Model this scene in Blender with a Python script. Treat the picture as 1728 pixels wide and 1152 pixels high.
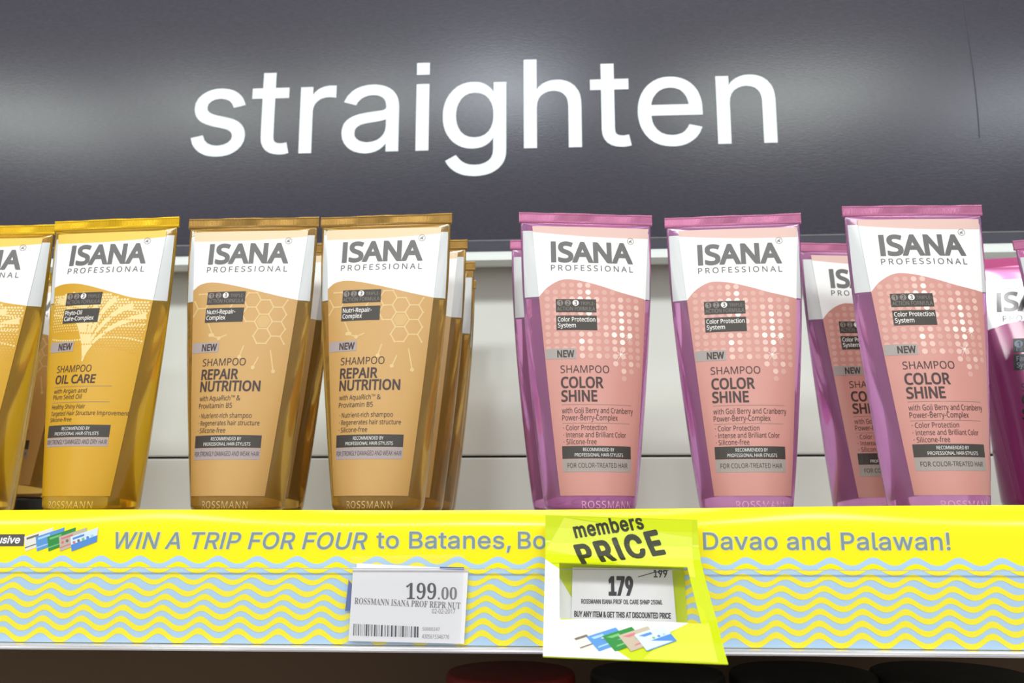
import bpy, math, random
import numpy as np
from mathutils import Vector, Matrix
from mathutils.geometry import tessellate_polygon, delaunay_2d_cdt

for o in list(bpy.data.objects):
    bpy.data.objects.remove(o, do_unlink=True)
S = bpy.context.scene
COL = S.collection
R_ = math.radians

# ------------------------------------------------------------------ camera
ZC = 0.027                                   # lens height above the shelf top
cd = bpy.data.cameras.new('camera')
cam = bpy.data.objects.new('camera', cd)
COL.objects.link(cam)
PITCH, YAW, FPX = 10.9, 3.2, 1500.0
cam.location = (0, 0, ZC)
cam.rotation_euler = (R_(90 + PITCH), 0, R_(YAW))
cd.sensor_width = 36.0
cd.lens = FPX / 1728 * 36
cd.clip_start = 0.01
cd.dof.use_dof = True
cd.dof.focus_distance = 0.455
cd.dof.aperture_fstop = 13
S.camera = cam

# ------------------------------------------------------------------ light and exposure
W = bpy.data.worlds.new('store_ambient')
S.world = W
W.use_nodes = True
W.node_tree.nodes['Background'].inputs[0].default_value = (0.95, 0.98, 1.0, 1)
W.node_tree.nodes['Background'].inputs[1].default_value = 1.0

def lamp(name, loc, target, sx, sy, power, color):
    l = bpy.data.lights.new(name, 'AREA')
    l.shape = 'RECTANGLE'; l.size = sx; l.size_y = sy; l.energy = power; l.color = color
    o = bpy.data.objects.new(name, l); COL.objects.link(o)
    o.location = loc
    o.rotation_euler = (Vector(target) - Vector(loc)).to_track_quat('-Z', 'Y').to_euler()
    return o

GREEN, BLUE, WARM = (0.93, 1.0, 0.93), (0.88, 0.95, 1.0), (1.0, 0.97, 0.93)
# row of ceiling fittings across the aisle, seen mirrored in the sign
for i, (x, y, z, w, p, c) in enumerate([
        (-2.60, -2.6, 1.84, 0.80, 28, GREEN), (-1.62, -2.6, 1.88, 0.50, 19, GREEN), (-0.90, -2.6, 1.93, 0.35, 15, GREEN),
        (-0.25, -2.6, 2.02, 0.36, 30, BLUE), (1.00, -2.6, 1.86, 0.90, 34, GREEN),
        (2.15, -2.6, 1.74, 0.60, 20, BLUE)]):
    lamp('ceiling_lamp', (x, y, z), (x * 0.3, 0.5, 0.1), w, 0.30, p, c)
# fittings right above the shelf front
lamp('aisle_lamp', (-0.25, 0.16, 1.45), (-0.1, 0.46, 0.05), 1.3, 0.25, 11, WARM)
lamp('aisle_lamp', (0.75, 0.16, 1.50), (0.2, 0.46, 0.05), 0.9, 0.25, 5, WARM)
V = S.view_settings
V.view_transform = 'Standard'; V.look = 'None'; V.gamma = 1; V.use_curve_mapping = False
V.exposure = -0.55

# ------------------------------------------------------------------ materials
def lin(c):
    return tuple(((v / 255) / 12.92 if v / 255 <= 0.04045 else ((v / 255 + 0.055) / 1.055) ** 2.4) for v in c) + (1,)

def mat(name, rgb, rough=0.5, metal=0.0, trans=0.0, ior=1.45, spec=0.5, coat=0.0, bump=None, noise=0.0, scale=40, alpha=1.0):
    m = bpy.data.materials.new(name); m.use_nodes = True
    nt = m.node_tree; b = nt.nodes['Principled BSDF']
    b.inputs['Base Color'].default_value = lin(rgb)
    b.inputs['Roughness'].default_value = rough
    b.inputs['Metallic'].default_value = metal
    b.inputs['Transmission Weight'].default_value = trans
    b.inputs['IOR'].default_value = ior
    b.inputs['Specular IOR Level'].default_value = spec
    b.inputs['Coat Weight'].default_value = coat
    b.inputs['Coat Roughness'].default_value = 0.08
    b.inputs['Alpha'].default_value = alpha
    tc = None
    if noise or bump:
        tc = nt.nodes.new('ShaderNodeTexCoord')
    if noise:
        n = nt.nodes.new('ShaderNodeTexNoise'); n.inputs['Scale'].default_value = scale; n.inputs['Detail'].default_value = 6
        nt.links.new(tc.outputs['Object'], n.inputs['Vector'])
        mr = nt.nodes.new('ShaderNodeMapRange'); mr.inputs['To Min'].default_value = 1 - noise; mr.inputs['To Max'].default_value = 1 + noise
        nt.links.new(n.outputs['Fac'], mr.inputs['Value'])
        mx = nt.nodes.new('ShaderNodeMix'); mx.data_type = 'RGBA'; mx.blend_type = 'MULTIPLY'; mx.inputs[0].default_value = 1
        mx.inputs[6].default_value = lin(rgb)
        nt.links.new(mr.outputs[0], mx.inputs[7])
        nt.links.new(mx.outputs[2], b.inputs['Base Color'])
    if bump:
        kind, sc, strength, dist = bump
        if kind == 'ribs':
            t = nt.nodes.new('ShaderNodeTexWave'); t.wave_type = 'BANDS'; t.bands_direction = 'X'
            t.inputs['Scale'].default_value = sc; t.inputs['Distortion'].default_value = 1.0
        else:
            t = nt.nodes.new('ShaderNodeTexNoise'); t.inputs['Scale'].default_value = sc; t.inputs['Detail'].default_value = 3
        nt.links.new(tc.outputs['Object'], t.inputs['Vector'])
        bp = nt.nodes.new('ShaderNodeBump'); bp.inputs['Strength'].default_value = strength; bp.inputs['Distance'].default_value = dist
        nt.links.new(t.outputs['Fac'], bp.inputs['Height'])
        nt.links.new(bp.outputs['Normal'], b.inputs['Normal'])
    return m

def clear_plastic(name, tint=(235, 238, 245), haze=0.10, rough=0.05, rate=1.0):
    """thin clear film: see-through, mirror sheen by fresnel, a little milky"""
    m = bpy.data.materials.new(name); m.use_nodes = True
    nt = m.node_tree; nt.nodes.clear()
    out = nt.nodes.new('ShaderNodeOutputMaterial')
    tr = nt.nodes.new('ShaderNodeBsdfTransparent'); tr.inputs[0].default_value = (0.995, 0.995, 0.998, 1)
    df = nt.nodes.new('ShaderNodeBsdfDiffuse'); df.inputs[0].default_value = lin(tint)
    gl = nt.nodes.new('ShaderNodeBsdfGlossy'); gl.inputs['Roughness'].default_value = rough
    fr = nt.nodes.new('ShaderNodeFresnel'); fr.inputs['IOR'].default_value = 1.45
    m1 = nt.nodes.new('ShaderNodeMixShader'); m1.inputs[0].default_value = haze
    m2 = nt.nodes.new('ShaderNodeMixShader')
    mu = nt.nodes.new('ShaderNodeMath'); mu.operation = 'MULTIPLY'; mu.inputs[1].default_value = rate
    nt.links.new(fr.outputs[0], mu.inputs[0])
    nt.links.new(tr.outputs[0], m1.inputs[1]); nt.links.new(df.outputs[0], m1.inputs[2])
    nt.links.new(mu.outputs[0], m2.inputs[0]); nt.links.new(m1.outputs[0], m2.inputs[1]); nt.links.new(gl.outputs[0], m2.inputs[2])
    nt.links.new(m2.outputs[0], out.inputs[0])
    return m

# ------------------------------------------------------------------ glyph outlines (contours in 1/1000 em) and text builder
GLYPHS = {
'N': {
32: (209, []), 33: (216, [[131,161,85,161,65,573,151,573],[58,43,61,69,72,85,88,94,107,97,126,94,142,85,153,69,157,43,153,18,142,2,126,-8,107,-11,88,-8,72,2,61,18]]), 
38: (587, [[244,581,284,578,318,567,345,549,366,524,378,494,383,458,374,411,350,372,313,338,268,308,423,159,442,186,457,216,469,250,479,286,550,286,536,237,518,191,496,150,468,114,585,0,490,0,420,67,394,46,366,28,336,13,303,2,265,-6,223,-8,171,-4,127,10,91,32,65,63,48,102,43,149,46,187,57,220,75,248,100,273,131,296,166,318,133,358,118,379,107,403,99,429,96,456,101,493,114,524,135,548,165,567,201,578],[209,273,182,257,159,239,141,221,128,201,119,178,116,152,124,112,146,81,181,61,225,55,273,59,314,71,347,90,375,111],[241,524,211,519,186,506,171,485,165,457,169,429,180,404,199,378,225,350,265,376,292,401,308,428,313,458,308,484,294,505,271,519]]), 44: (215, [[154,84,136,23,111,-42,85,-103,33,-103,49,-38,63,31,73,93,148,93]]), 45: (258, [[32,184,32,246,226,246,226,184]]), 
46: (215, [[58,43,61,69,72,85,88,94,107,97,126,94,142,85,153,69,157,43,153,18,142,2,126,-8,107,-11,88,-8,72,2,61,18]]), 48: (459, [[419,287,417,221,409,163,395,112,376,70,349,37,316,12,276,-3,229,-8,170,1,122,27,86,70,60,129,48,176,42,229,39,287,41,346,48,399,58,446,83,504,119,547,167,573,229,581,287,573,335,547,372,504,399,446,410,399,417,346],[110,287,113,215,121,156,137,111,159,78,190,59,229,52,268,59,298,78,320,110,336,156,345,215,348,287,345,359,336,417,320,463,298,495,268,515,229,521,190,515,159,495,137,463,121,417,113,359]]), 49: (459, [[285,0,216,0,216,400,216,439,217,470,219,499,196,477,169,455,108,405,71,452,226,573,285,573]]), 
50: (459, [[417,0,38,0,38,59,188,210,228,251,261,287,287,320,306,353,318,387,322,424,315,466,294,496,261,514,221,520,181,517,147,506,115,489,83,466,45,513,68,531,94,548,122,561,153,572,186,578,221,581,270,576,313,562,347,540,372,510,388,472,394,428,389,385,375,344,353,305,324,267,288,227,247,185,128,67,128,64,417,64]]), 
51: (459, [[395,439,392,403,381,372,363,347,340,326,310,311,277,302,277,298,337,283,379,255,405,214,413,163,407,116,390,74,360,40,318,14,263,-3,193,-8,150,-6,110,-1,72,8,36,23,36,89,74,73,114,61,155,54,194,51,260,59,305,81,331,117,339,164,335,197,320,223,297,242,265,255,226,263,179,265,123,265,123,326,180,326,223,329,259,339,286,356,307,377,319,404,323,434,316,471,295,498,262,516,219,521,190,520,164,515,140,508,117,498,75,473,39,521,73,544,115,563,163,576,218,581,273,576,317,563,352,540,384,495]]), 52: (459, [[443,130,359,130,359,0,291,0,291,130,17,130,17,190,286,576,359,576,359,193,443,193],[291,374,291,412,293,444,294,474,295,500,292,500,276,468,257,438,86,193,291,193]]), 
53: (459, [[221,351,275,346,322,331,361,307,389,274,407,232,413,183,407,128,387,81,356,43,314,15,261,-2,199,-8,156,-6,116,0,80,10,51,23,51,90,82,74,121,62,161,55,200,52,239,55,274,65,302,82,323,106,336,137,341,176,332,225,306,262,262,284,197,292,173,291,146,288,99,280,64,302,86,573,373,573,373,508,146,508,132,342,169,348,194,350]]), 
54: (459, [[44,245,46,294,51,342,60,389,75,433,95,474,121,510,155,539,196,562,246,576,306,581,344,579,362,577,377,573,377,513,362,517,344,520,308,523,257,518,216,504,183,483,158,454,139,419,127,380,119,337,115,291,119,291,133,309,150,326,170,339,194,350,223,356,255,358,302,353,342,338,375,313,400,279,416,236,421,184,415,129,399,82,372,44,336,15,291,-2,239,-8,199,-4,163,7,130,26,101,54,77,89,59,133,48,185],[238,51,284,59,320,84,343,125,351,184,344,233,324,271,289,295,241,303,205,299,175,287,150,270,131,248,119,223,115,198,117,172,123,146,133,121,146,99,164,79,185,64,210,55]]), 55: (459, [[109,0,344,508,35,508,35,573,419,573,419,518,187,0]]), 
56: (459, [[229,581,276,577,318,565,352,546,378,519,395,485,400,443,396,411,385,383,368,359,346,338,320,319,291,303,325,285,355,265,381,242,401,216,414,185,419,148,413,104,395,65,367,34,330,11,284,-3,231,-8,174,-3,126,10,89,33,61,63,45,101,39,146,43,183,56,214,75,241,99,264,128,283,158,299,131,316,107,336,87,358,71,383,61,411,58,444,63,485,80,518,107,545,141,565,182,577],[108,145,116,107,138,76,176,55,229,48,281,55,319,76,342,108,350,148,346,174,335,197,317,217,293,235,264,251,229,265,217,270,184,254,157,237,136,219,121,197,111,173],[228,524,188,518,155,502,134,476,127,441,130,414,141,391,157,373,179,357,204,344,232,330,258,343,282,357,302,373,317,392,327,414,330,441,323,476,302,502,270,518]]), 
57: (459, [[417,328,415,279,410,231,401,183,387,139,366,99,340,63,306,33,265,11,214,-3,154,-8,117,-6,97,-4,82,0,82,60,97,56,115,53,152,50,204,54,245,68,278,90,303,118,322,153,334,192,342,235,346,281,341,281,327,263,310,247,290,233,266,223,237,216,204,214,158,219,118,235,85,260,61,294,45,336,40,387,46,443,63,491,90,529,127,557,171,575,223,581,262,577,299,565,332,545,361,518,384,483,402,439,413,388],[223,521,178,513,142,488,118,447,110,388,117,339,137,301,171,277,220,269,256,273,286,285,311,303,330,325,342,349,346,374,344,400,338,426,328,451,315,474,298,493,277,508,252,518]]), 65: (512, [[437,0,368,177,141,177,73,0,0,0,224,575,289,575,512,0],[282,415,274,438,263,473,255,500,247,468,238,438,230,415,165,241,346,241]]), 
66: (521, [[241,573,307,569,361,558,404,541,445,497,459,431,456,399,446,371,431,347,409,328,382,313,350,304,350,300,384,292,415,279,441,261,461,236,474,203,478,163,472,115,454,74,425,42,385,19,337,5,279,0,78,0,78,573],[256,329,318,335,357,352,377,382,384,423,376,463,351,490,308,506,245,511,150,511,150,329],[150,269,150,61,265,61,330,68,371,91,394,125,401,168,398,197,388,221,370,241,344,256,307,266,260,269]]), 67: (507, [[323,517,280,513,241,502,206,482,178,456,155,423,139,383,129,337,125,286,131,220,147,164,175,117,213,83,262,62,322,55,359,57,394,62,427,69,460,78,460,15,427,5,393,-2,356,-7,312,-8,257,-4,208,8,166,28,115,72,78,131,62,178,52,230,49,287,53,349,67,406,89,456,120,499,159,534,206,559,261,575,324,581,367,578,409,572,448,561,482,547,453,486,425,497,394,508,360,515]]), 
68: (585, [[536,292,533,231,521,177,501,131,474,91,439,58,399,33,351,15,297,4,237,0,78,0,78,573,254,573,309,569,359,558,404,540,443,516,476,484,502,446,521,401,533,350],[460,289,454,359,435,415,404,457,361,487,308,505,244,511,150,511,150,62,228,62,299,68,357,87,402,119,434,164,454,220]]), 69: (446, [[398,0,78,0,78,573,398,573,398,509,150,509,150,330,383,330,383,268,150,268,150,63,398,63]]), 70: (416, [[150,0,78,0,78,573,398,573,398,509,150,509,150,306,383,306,383,243,150,243]]), 
71: (584, [[326,302,524,302,524,22,478,8,431,-1,380,-6,323,-8,267,-4,217,8,173,28,136,55,105,89,81,130,63,176,52,229,49,286,53,343,65,395,84,442,111,482,145,517,186,544,233,564,286,577,346,581,392,578,437,572,478,561,516,547,489,484,457,497,421,508,382,515,342,517,278,510,225,489,181,455,150,409,131,353,124,286,130,222,146,166,175,119,216,84,270,62,340,55,375,56,404,59,452,68,452,238,326,238]]), 72: (594, [[516,0,443,0,443,267,150,267,150,0,78,0,78,573,150,573,150,330,443,330,443,573,516,573]]), 73: (272, [[239,0,32,0,32,42,99,57,99,515,32,531,32,573,239,573,239,531,172,515,172,57,239,42]]), 74: (219, [[-3,-152,-21,-152,-37,-150,-63,-142,-63,-81,-35,-87,-5,-89,15,-87,33,-81,50,-70,63,-53,71,-29,74,3,74,573,146,573,146,9,141,-42,128,-82,105,-113,75,-135,39,-148]]), 
75: (496, [[496,0,411,0,209,273,150,222,150,0,78,0,78,573,150,573,150,290,199,345,249,399,403,573,488,573,261,323]]), 76: (420, [[78,0,78,573,150,573,150,64,400,64,400,0]]), 77: (727, [[330,0,142,502,139,502,142,461,144,407,144,347,144,0,78,0,78,573,184,573,361,103,364,103,544,573,650,573,650,0,578,0,578,352,579,408,581,460,584,501,581,501,390,0]]), 78: (609, [[532,0,447,0,141,476,138,476,141,432,143,378,144,320,144,0,78,0,78,573,161,573,467,99,470,99,468,137,466,193,464,249,464,573,532,573]]), 
79: (626, [[577,287,573,224,561,166,540,116,510,73,473,38,428,13,375,-3,314,-8,251,-3,196,13,151,39,114,73,85,116,65,167,53,224,49,288,52,344,62,396,78,442,114,500,166,545,208,565,258,577,314,581,369,577,417,565,459,545,510,501,547,442,564,396,574,344],[125,287,130,220,145,163,171,117,207,83,255,62,314,55,373,62,420,83,456,117,481,163,496,220,501,287,496,354,481,411,456,457,421,491,373,511,314,518,255,511,207,490,171,457,145,411,130,354]]), 80: (485, [[229,573,297,568,352,553,393,528,421,495,439,454,444,404,441,370,433,336,417,306,395,278,364,255,324,238,275,227,216,223,150,223,150,0,78,0,78,573],[223,511,150,511,150,285,208,285,258,288,298,296,330,311,352,334,365,363,370,401,361,449,334,484,289,504]]), 
82: (499, [[236,573,301,568,353,555,393,532,422,500,439,460,444,410,440,368,427,334,408,306,385,285,358,269,330,257,487,0,403,0,264,237,150,237,150,0,78,0,78,573],[232,510,150,510,150,298,236,298,296,304,338,325,362,359,370,407,366,440,355,467,336,486,310,500,275,507]]), 
83: (440, [[403,153,396,106,378,66,348,35,307,11,257,-3,198,-8,167,-7,137,-5,109,-1,83,4,61,11,41,19,41,88,73,76,113,65,156,57,201,55,240,57,273,66,298,79,316,98,327,120,330,147,327,173,318,194,302,213,277,230,242,247,196,265,161,279,131,294,106,311,85,330,69,351,57,375,50,403,48,435,54,477,71,513,99,542,136,563,180,576,231,581,276,578,318,572,355,562,389,549,366,487,336,499,302,508,266,515,229,517,196,515,169,507,148,494,133,478,124,457,121,434,124,407,133,386,149,367,172,351,204,335,246,318,293,299,332,279,362,255,385,228,398,194]]), 84: (446, [[259,0,187,0,187,509,8,509,8,573,437,573,437,509,259,509]]), 
85: (586, [[513,202,507,146,489,95,459,52,416,20,360,-1,290,-8,225,-2,171,18,128,50,97,93,78,144,72,204,72,573,144,573,144,201,154,139,182,93,228,64,294,55,342,59,379,73,407,96,427,126,438,161,442,202,442,573,513,573]]), 86: (481, [[481,573,277,0,204,0,0,573,75,573,204,205,220,160,231,119,241,80,250,119,262,161,277,207,405,573]]), 87: (746, [[735,573,583,0,510,0,399,375,389,410,380,443,373,471,370,488,367,471,361,443,352,409,342,373,234,0,161,0,10,573,85,573,174,223,183,186,190,151,196,118,201,87,206,119,213,154,222,191,232,227,333,573,407,573,512,225,523,187,532,151,538,117,544,87,550,129,560,175,572,224,660,573]]), 88: (470, [[467,0,385,0,233,249,79,0,3,0,193,298,15,573,95,573,236,348,377,573,453,573,276,300]]), 
89: (454, [[227,291,376,573,454,573,263,222,263,0,191,0,191,219,0,573,79,573]]), 97: (450, [[231,437,299,428,347,403,376,358,385,293,385,0,334,0,320,61,317,61,298,40,279,22,258,9,234,-1,206,-6,172,-8,136,-5,103,6,75,23,55,48,41,80,37,119,50,176,87,219,127,238,179,251,243,257,316,259,316,285,310,330,293,359,265,375,227,380,194,378,163,370,133,359,106,347,84,400,115,414,151,426,190,434],[252,208,184,200,141,182,118,155,110,119,115,87,132,66,157,53,188,49,238,56,279,79,306,117,315,172,315,210]]), 
98: (493, [[139,461,138,410,135,373,139,373,161,398,189,419,226,432,272,437,322,431,365,412,401,381,428,338,444,283,449,215,444,147,427,91,400,48,365,17,322,-2,272,-8,226,-3,189,10,161,31,139,55,133,55,119,0,68,0,68,609,139,609],[260,379,219,374,188,361,165,339,150,308,142,268,139,217,139,214,145,144,165,93,202,61,261,51,312,61,348,93,369,145,376,216,369,287,348,338,311,368]]), 99: (385, [[241,-8,187,-2,139,15,99,45,69,87,50,143,44,213,51,284,71,342,102,385,142,415,191,432,245,438,278,436,309,431,336,424,358,415,337,356,292,370,267,374,244,376,204,371,172,358,148,335,131,303,120,263,117,213,120,166,131,126,148,94,172,71,202,58,240,53,273,55,302,60,328,68,351,78,351,15,328,5,304,-2,275,-7]]), 
100: (493, [[221,-8,171,-2,128,17,92,48,65,91,49,146,44,214,49,282,66,338,93,381,128,413,171,432,221,438,253,436,280,429,303,420,323,407,340,391,354,374,359,374,356,405,354,438,354,609,425,609,425,0,368,0,358,58,354,58,340,40,323,24,303,11,279,1,252,-6],[232,51,290,60,328,88,348,135,355,200,355,213,349,284,329,336,291,369,231,379,181,368,146,334,124,281,117,213,124,144,146,93,181,61]]), 101: (452, [[234,438,286,432,329,414,364,385,390,346,406,299,411,244,411,201,117,201,127,137,154,90,197,62,254,52,293,54,327,60,359,69,392,82,392,20,359,8,327,-1,292,-6,251,-8,194,-2,143,17,101,48,70,91,51,146,44,212,50,277,68,333,96,378,134,411,181,431],[233,380,188,372,154,348,130,309,119,257,338,257,335,292,326,322,312,346,292,364,266,376]]), 
102: (276, [[266,375,158,375,158,0,87,0,87,375,12,375,12,408,87,432,87,457,92,507,104,547,124,577,152,597,186,609,227,613,252,612,274,609,310,599,292,544,262,552,245,555,228,556,197,550,175,532,162,502,158,458,158,430,266,430]]), 
103: (493, [[221,438,261,434,297,422,329,402,355,373,359,373,369,430,425,430,425,-7,420,-63,404,-109,378,-146,341,-172,293,-187,233,-192,188,-191,147,-186,110,-177,78,-165,78,-100,111,-114,149,-125,191,-132,237,-134,286,-126,324,-101,347,-63,355,-13,355,4,356,32,358,57,354,57,329,28,299,8,263,-4,221,-8,170,-2,126,18,91,51,65,95,49,149,44,214,49,278,65,332,91,377,126,411,169,431],[230,379,197,374,169,359,147,336,130,303,120,262,117,213,124,143,146,92,182,60,232,50,262,52,288,58,309,69,326,85,340,105,349,131,354,161,356,197,356,214,353,267,343,309,326,340,302,362,270,374]]), 
104: (496, [[139,431,138,399,135,370,140,370,155,391,174,407,196,420,221,429,247,435,273,437,321,433,360,421,391,400,413,370,426,330,431,280,431,0,361,0,361,275,355,321,338,353,308,372,265,379,222,374,189,360,166,338,150,308,142,269,139,222,139,0,68,0,68,609,139,609]]), 105: (207, [[139,430,139,0,68,0,68,430],[104,591,119,588,133,580,142,566,145,546,142,526,133,512,119,504,104,501,88,504,75,512,66,526,63,546,66,566,75,580,88,588]]), 106: (207, [[18,-192,-1,-192,-18,-190,-44,-183,-44,-126,-19,-132,9,-134,32,-130,51,-120,64,-100,68,-67,68,430,139,430,139,-64,136,-101,126,-133,110,-159,87,-177,56,-189],[63,546,66,566,75,580,88,588,104,591,119,588,133,580,142,566,145,546,142,526,133,512,119,504,104,501,88,504,75,512,66,526]]), 
107: (428, [[138,291,137,257,135,221,138,221,152,240,172,264,189,285,326,430,409,430,235,246,421,0,336,0,187,200,138,158,138,0,68,0,68,609,138,609]]), 108: (207, [[139,0,68,0,68,609,139,609]]), 109: (750, [[540,438,603,429,649,401,676,352,685,280,685,0,615,0,615,277,610,321,594,353,567,372,528,379,474,369,438,342,418,298,411,237,411,0,342,0,342,277,339,308,332,333,320,353,303,367,281,376,253,379,215,374,185,360,164,338,150,308,141,269,139,223,139,0,68,0,68,430,125,430,136,371,140,371,155,392,173,409,194,422,217,431,241,436,266,438,312,433,349,420,378,398,398,366,402,366,427,398,461,420,499,433]]), 
110: (496, [[275,438,343,429,391,401,421,352,431,280,431,0,361,0,361,275,355,321,338,353,308,372,265,379,204,368,166,338,146,289,139,223,139,0,68,0,68,430,125,430,136,371,140,371,156,392,175,409,198,422,222,431,248,436]]), 111: (485, [[442,216,438,165,428,121,411,82,388,51,359,25,324,7,285,-4,241,-8,200,-4,163,7,129,25,100,51,77,82,59,121,48,165,44,216,50,282,68,336,97,380,137,412,186,431,244,438,299,431,347,412,387,380,417,336,436,282],[117,216,120,169,130,128,147,95,172,71,203,56,243,51,282,56,314,71,339,95,356,128,366,169,369,216,365,263,355,303,338,335,314,359,282,374,242,379,185,368,147,335,124,284]]), 
112: (493, [[273,438,322,432,365,413,401,383,428,339,444,284,449,216,444,148,427,93,401,49,365,17,322,-2,272,-8,241,-6,213,1,190,11,170,24,153,38,139,55,134,55,137,20,139,-16,139,-192,68,-192,68,430,126,430,136,371,139,371,153,389,170,405,189,419,213,429,240,436],[260,379,221,374,190,362,167,342,152,313,142,275,139,229,139,216,142,167,150,126,165,93,188,70,220,55,261,51,297,56,326,72,348,98,364,131,373,171,376,217,369,283,348,334,311,367]]), 
113: (493, [[354,-9,355,25,358,58,354,58,332,32,303,11,266,-3,219,-8,170,-2,128,17,93,48,66,91,49,146,44,214,50,282,67,338,93,381,129,413,172,432,221,438,267,433,304,419,333,397,355,371,358,371,369,430,425,430,425,-192,354,-192],[233,51,272,55,304,67,327,87,342,116,352,153,355,199,355,213,348,285,328,337,290,369,231,379,181,368,145,334,124,281,117,213,124,145,146,93,182,61]]), 114: (331, [[269,438,295,437,319,433,310,368,287,372,264,374,240,371,217,363,195,351,176,334,161,313,149,289,141,261,139,229,139,0,68,0,68,430,126,430,134,351,137,351,152,374,170,395,191,413,214,426,240,435]]), 
115: (384, [[348,119,343,80,327,49,302,24,268,6,226,-4,176,-8,135,-6,99,-1,68,8,42,19,42,83,70,71,104,60,141,52,178,49,224,53,256,66,274,86,280,112,278,128,271,141,259,154,239,167,212,180,174,196,135,212,103,228,76,245,57,266,45,292,41,324,52,372,85,408,137,430,202,438,240,436,275,430,308,421,339,409,315,353,287,363,258,372,228,378,197,380,159,377,131,366,114,350,108,328,111,312,119,298,133,286,154,274,182,261,219,246,257,231,289,215,314,197,333,176,344,150]]), 116: (289, [[212,50,245,53,272,59,272,5,258,0,240,-4,219,-7,200,-8,167,-5,138,4,112,20,91,44,78,79,74,125,74,375,13,375,13,409,75,437,103,528,144,528,144,430,269,430,269,375,144,375,144,127,149,93,163,69,185,54]]), 
117: (496, [[427,430,427,0,370,0,359,57,356,57,340,36,321,20,298,8,273,-1,247,-6,220,-8,173,-4,134,8,103,29,81,59,68,99,63,148,63,430,135,430,135,153,141,108,158,76,188,57,230,51,273,55,306,69,330,91,345,121,354,160,357,206,357,430]]), 118: (407, [[163,0,0,430,75,430,167,176,180,137,193,96,201,63,204,63,214,96,227,138,241,176,332,430,407,430,244,0]]), 119: (630, [[346,243,336,276,328,308,321,335,316,357,313,357,308,335,302,307,294,275,284,242,207,1,127,1,9,431,82,431,141,201,153,154,163,109,169,73,172,73,178,97,185,128,193,160,201,188,277,431,354,431,428,188,440,149,451,109,457,74,460,74,466,108,477,153,489,201,549,431,621,431,502,1,419,1]]), 120: (424, [[170,220,22,430,102,430,213,268,322,430,402,430,253,220,410,0,330,0,213,172,94,0,14,0]]), 
121: (409, [[1,430,76,430,169,185,184,144,196,105,205,68,209,68,224,121,245,186,333,430,409,430,224,-59,207,-97,188,-130,165,-156,138,-176,106,-188,67,-192,34,-190,9,-186,9,-130,30,-133,56,-135,79,-132,99,-126,116,-114,130,-99,142,-80,152,-59,174,-2]]), 122: (377, [[346,0,31,0,31,47,262,375,45,375,45,430,340,430,340,377,112,55,346,55]]), 183: (215, [[58,283,61,308,72,325,88,334,107,337,126,334,142,325,153,308,157,283,153,258,142,241,126,232,107,229,88,232,72,241,61,258]]), 
220: (586, [[513,202,507,146,489,95,459,52,416,20,360,-1,290,-8,225,-2,171,18,128,50,97,93,78,144,72,204,72,573,144,573,144,201,154,139,182,93,228,64,294,55,342,59,379,73,407,96,427,126,438,161,442,202,442,573,513,573],[181,689,184,707,192,719,205,726,219,728,233,726,245,719,254,707,257,689,254,671,245,659,233,651,219,649,205,651,192,659,184,671],[332,689,335,707,343,719,355,726,369,728,383,726,395,719,404,707,407,689,404,671,395,659,383,651,369,649,355,651,343,659,335,671]]), },
'I': {
32: (188, []), 33: (196, [[67,160,63,509,132,509,128,160],[98,-4,81,-1,66,9,56,24,52,41,56,58,66,73,81,83,98,86,116,83,130,73,140,58,143,41,140,24,130,9,116,-1]]), 
38: (448, [[197,-7,150,-2,110,12,78,34,54,62,39,96,34,133,37,163,47,189,63,213,85,235,111,256,140,279,216,335,237,352,246,363,255,375,260,389,262,405,258,427,245,445,226,457,201,461,184,459,168,453,155,444,145,431,139,416,137,399,139,380,145,363,155,346,169,327,204,284,438,0,364,0,171,231,121,293,102,319,87,344,78,370,75,398,79,430,91,458,109,481,134,499,165,510,200,513,235,510,266,499,290,482,308,459,320,433,324,404,322,382,315,362,305,342,291,325,275,308,256,293,154,217,128,195,110,174,100,154,97,131,100,108,109,87,124,70,143,57,166,49,193,46,223,50,251,59,278,75,301,95,321,121,336,151,346,186,349,224,408,224,405,180,397,144,385,115,371,92,345,62,333,47,305,23,271,7,234,-3]]), 44: (188, [[38,-119,68,71,137,71,84,-119]]), 
48: (453, [[227,-7,174,1,130,24,95,62,69,113,57,155,50,202,48,254,50,306,57,353,69,395,95,447,130,484,174,508,227,516,279,508,323,484,358,447,384,395,396,353,403,306,405,254,403,202,396,155,384,113,359,62,323,24,279,1],[227,50,261,56,290,74,313,103,330,144,340,194,344,254,340,314,330,365,313,405,290,435,261,453,227,460,192,453,163,435,140,405,123,365,113,314,109,254,113,194,123,144,140,103,163,74,192,56]]), 49: (453, [[76,0,76,55,391,55,391,0],[276,509,276,0,212,0,212,448,209,448,86,358,86,427,198,509]]), 
50: (453, [[64,0,64,47,234,229,282,282,299,305,311,327,318,348,320,371,317,397,308,419,293,436,273,449,250,457,224,460,196,457,172,447,153,433,139,413,130,390,127,362,66,362,71,405,86,442,111,473,143,496,182,511,225,516,268,511,306,497,337,474,361,445,376,411,381,372,378,345,371,318,357,290,336,259,306,223,267,180,153,60,153,57,389,57,389,0]]), 53: (453, [[221,-7,178,-2,140,11,108,32,83,60,66,93,60,130,122,130,127,108,138,89,154,73,173,60,196,52,221,50,250,53,276,64,298,82,314,104,324,131,328,162,324,193,314,221,297,244,275,262,248,273,218,277,192,275,167,268,145,258,128,246,67,253,96,509,366,509,366,452,151,452,134,301,136,301,155,315,178,325,203,331,229,334,263,330,294,321,321,306,345,285,364,260,379,231,388,199,391,163,385,117,369,76,343,41,309,15,268,-1]]), 
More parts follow.
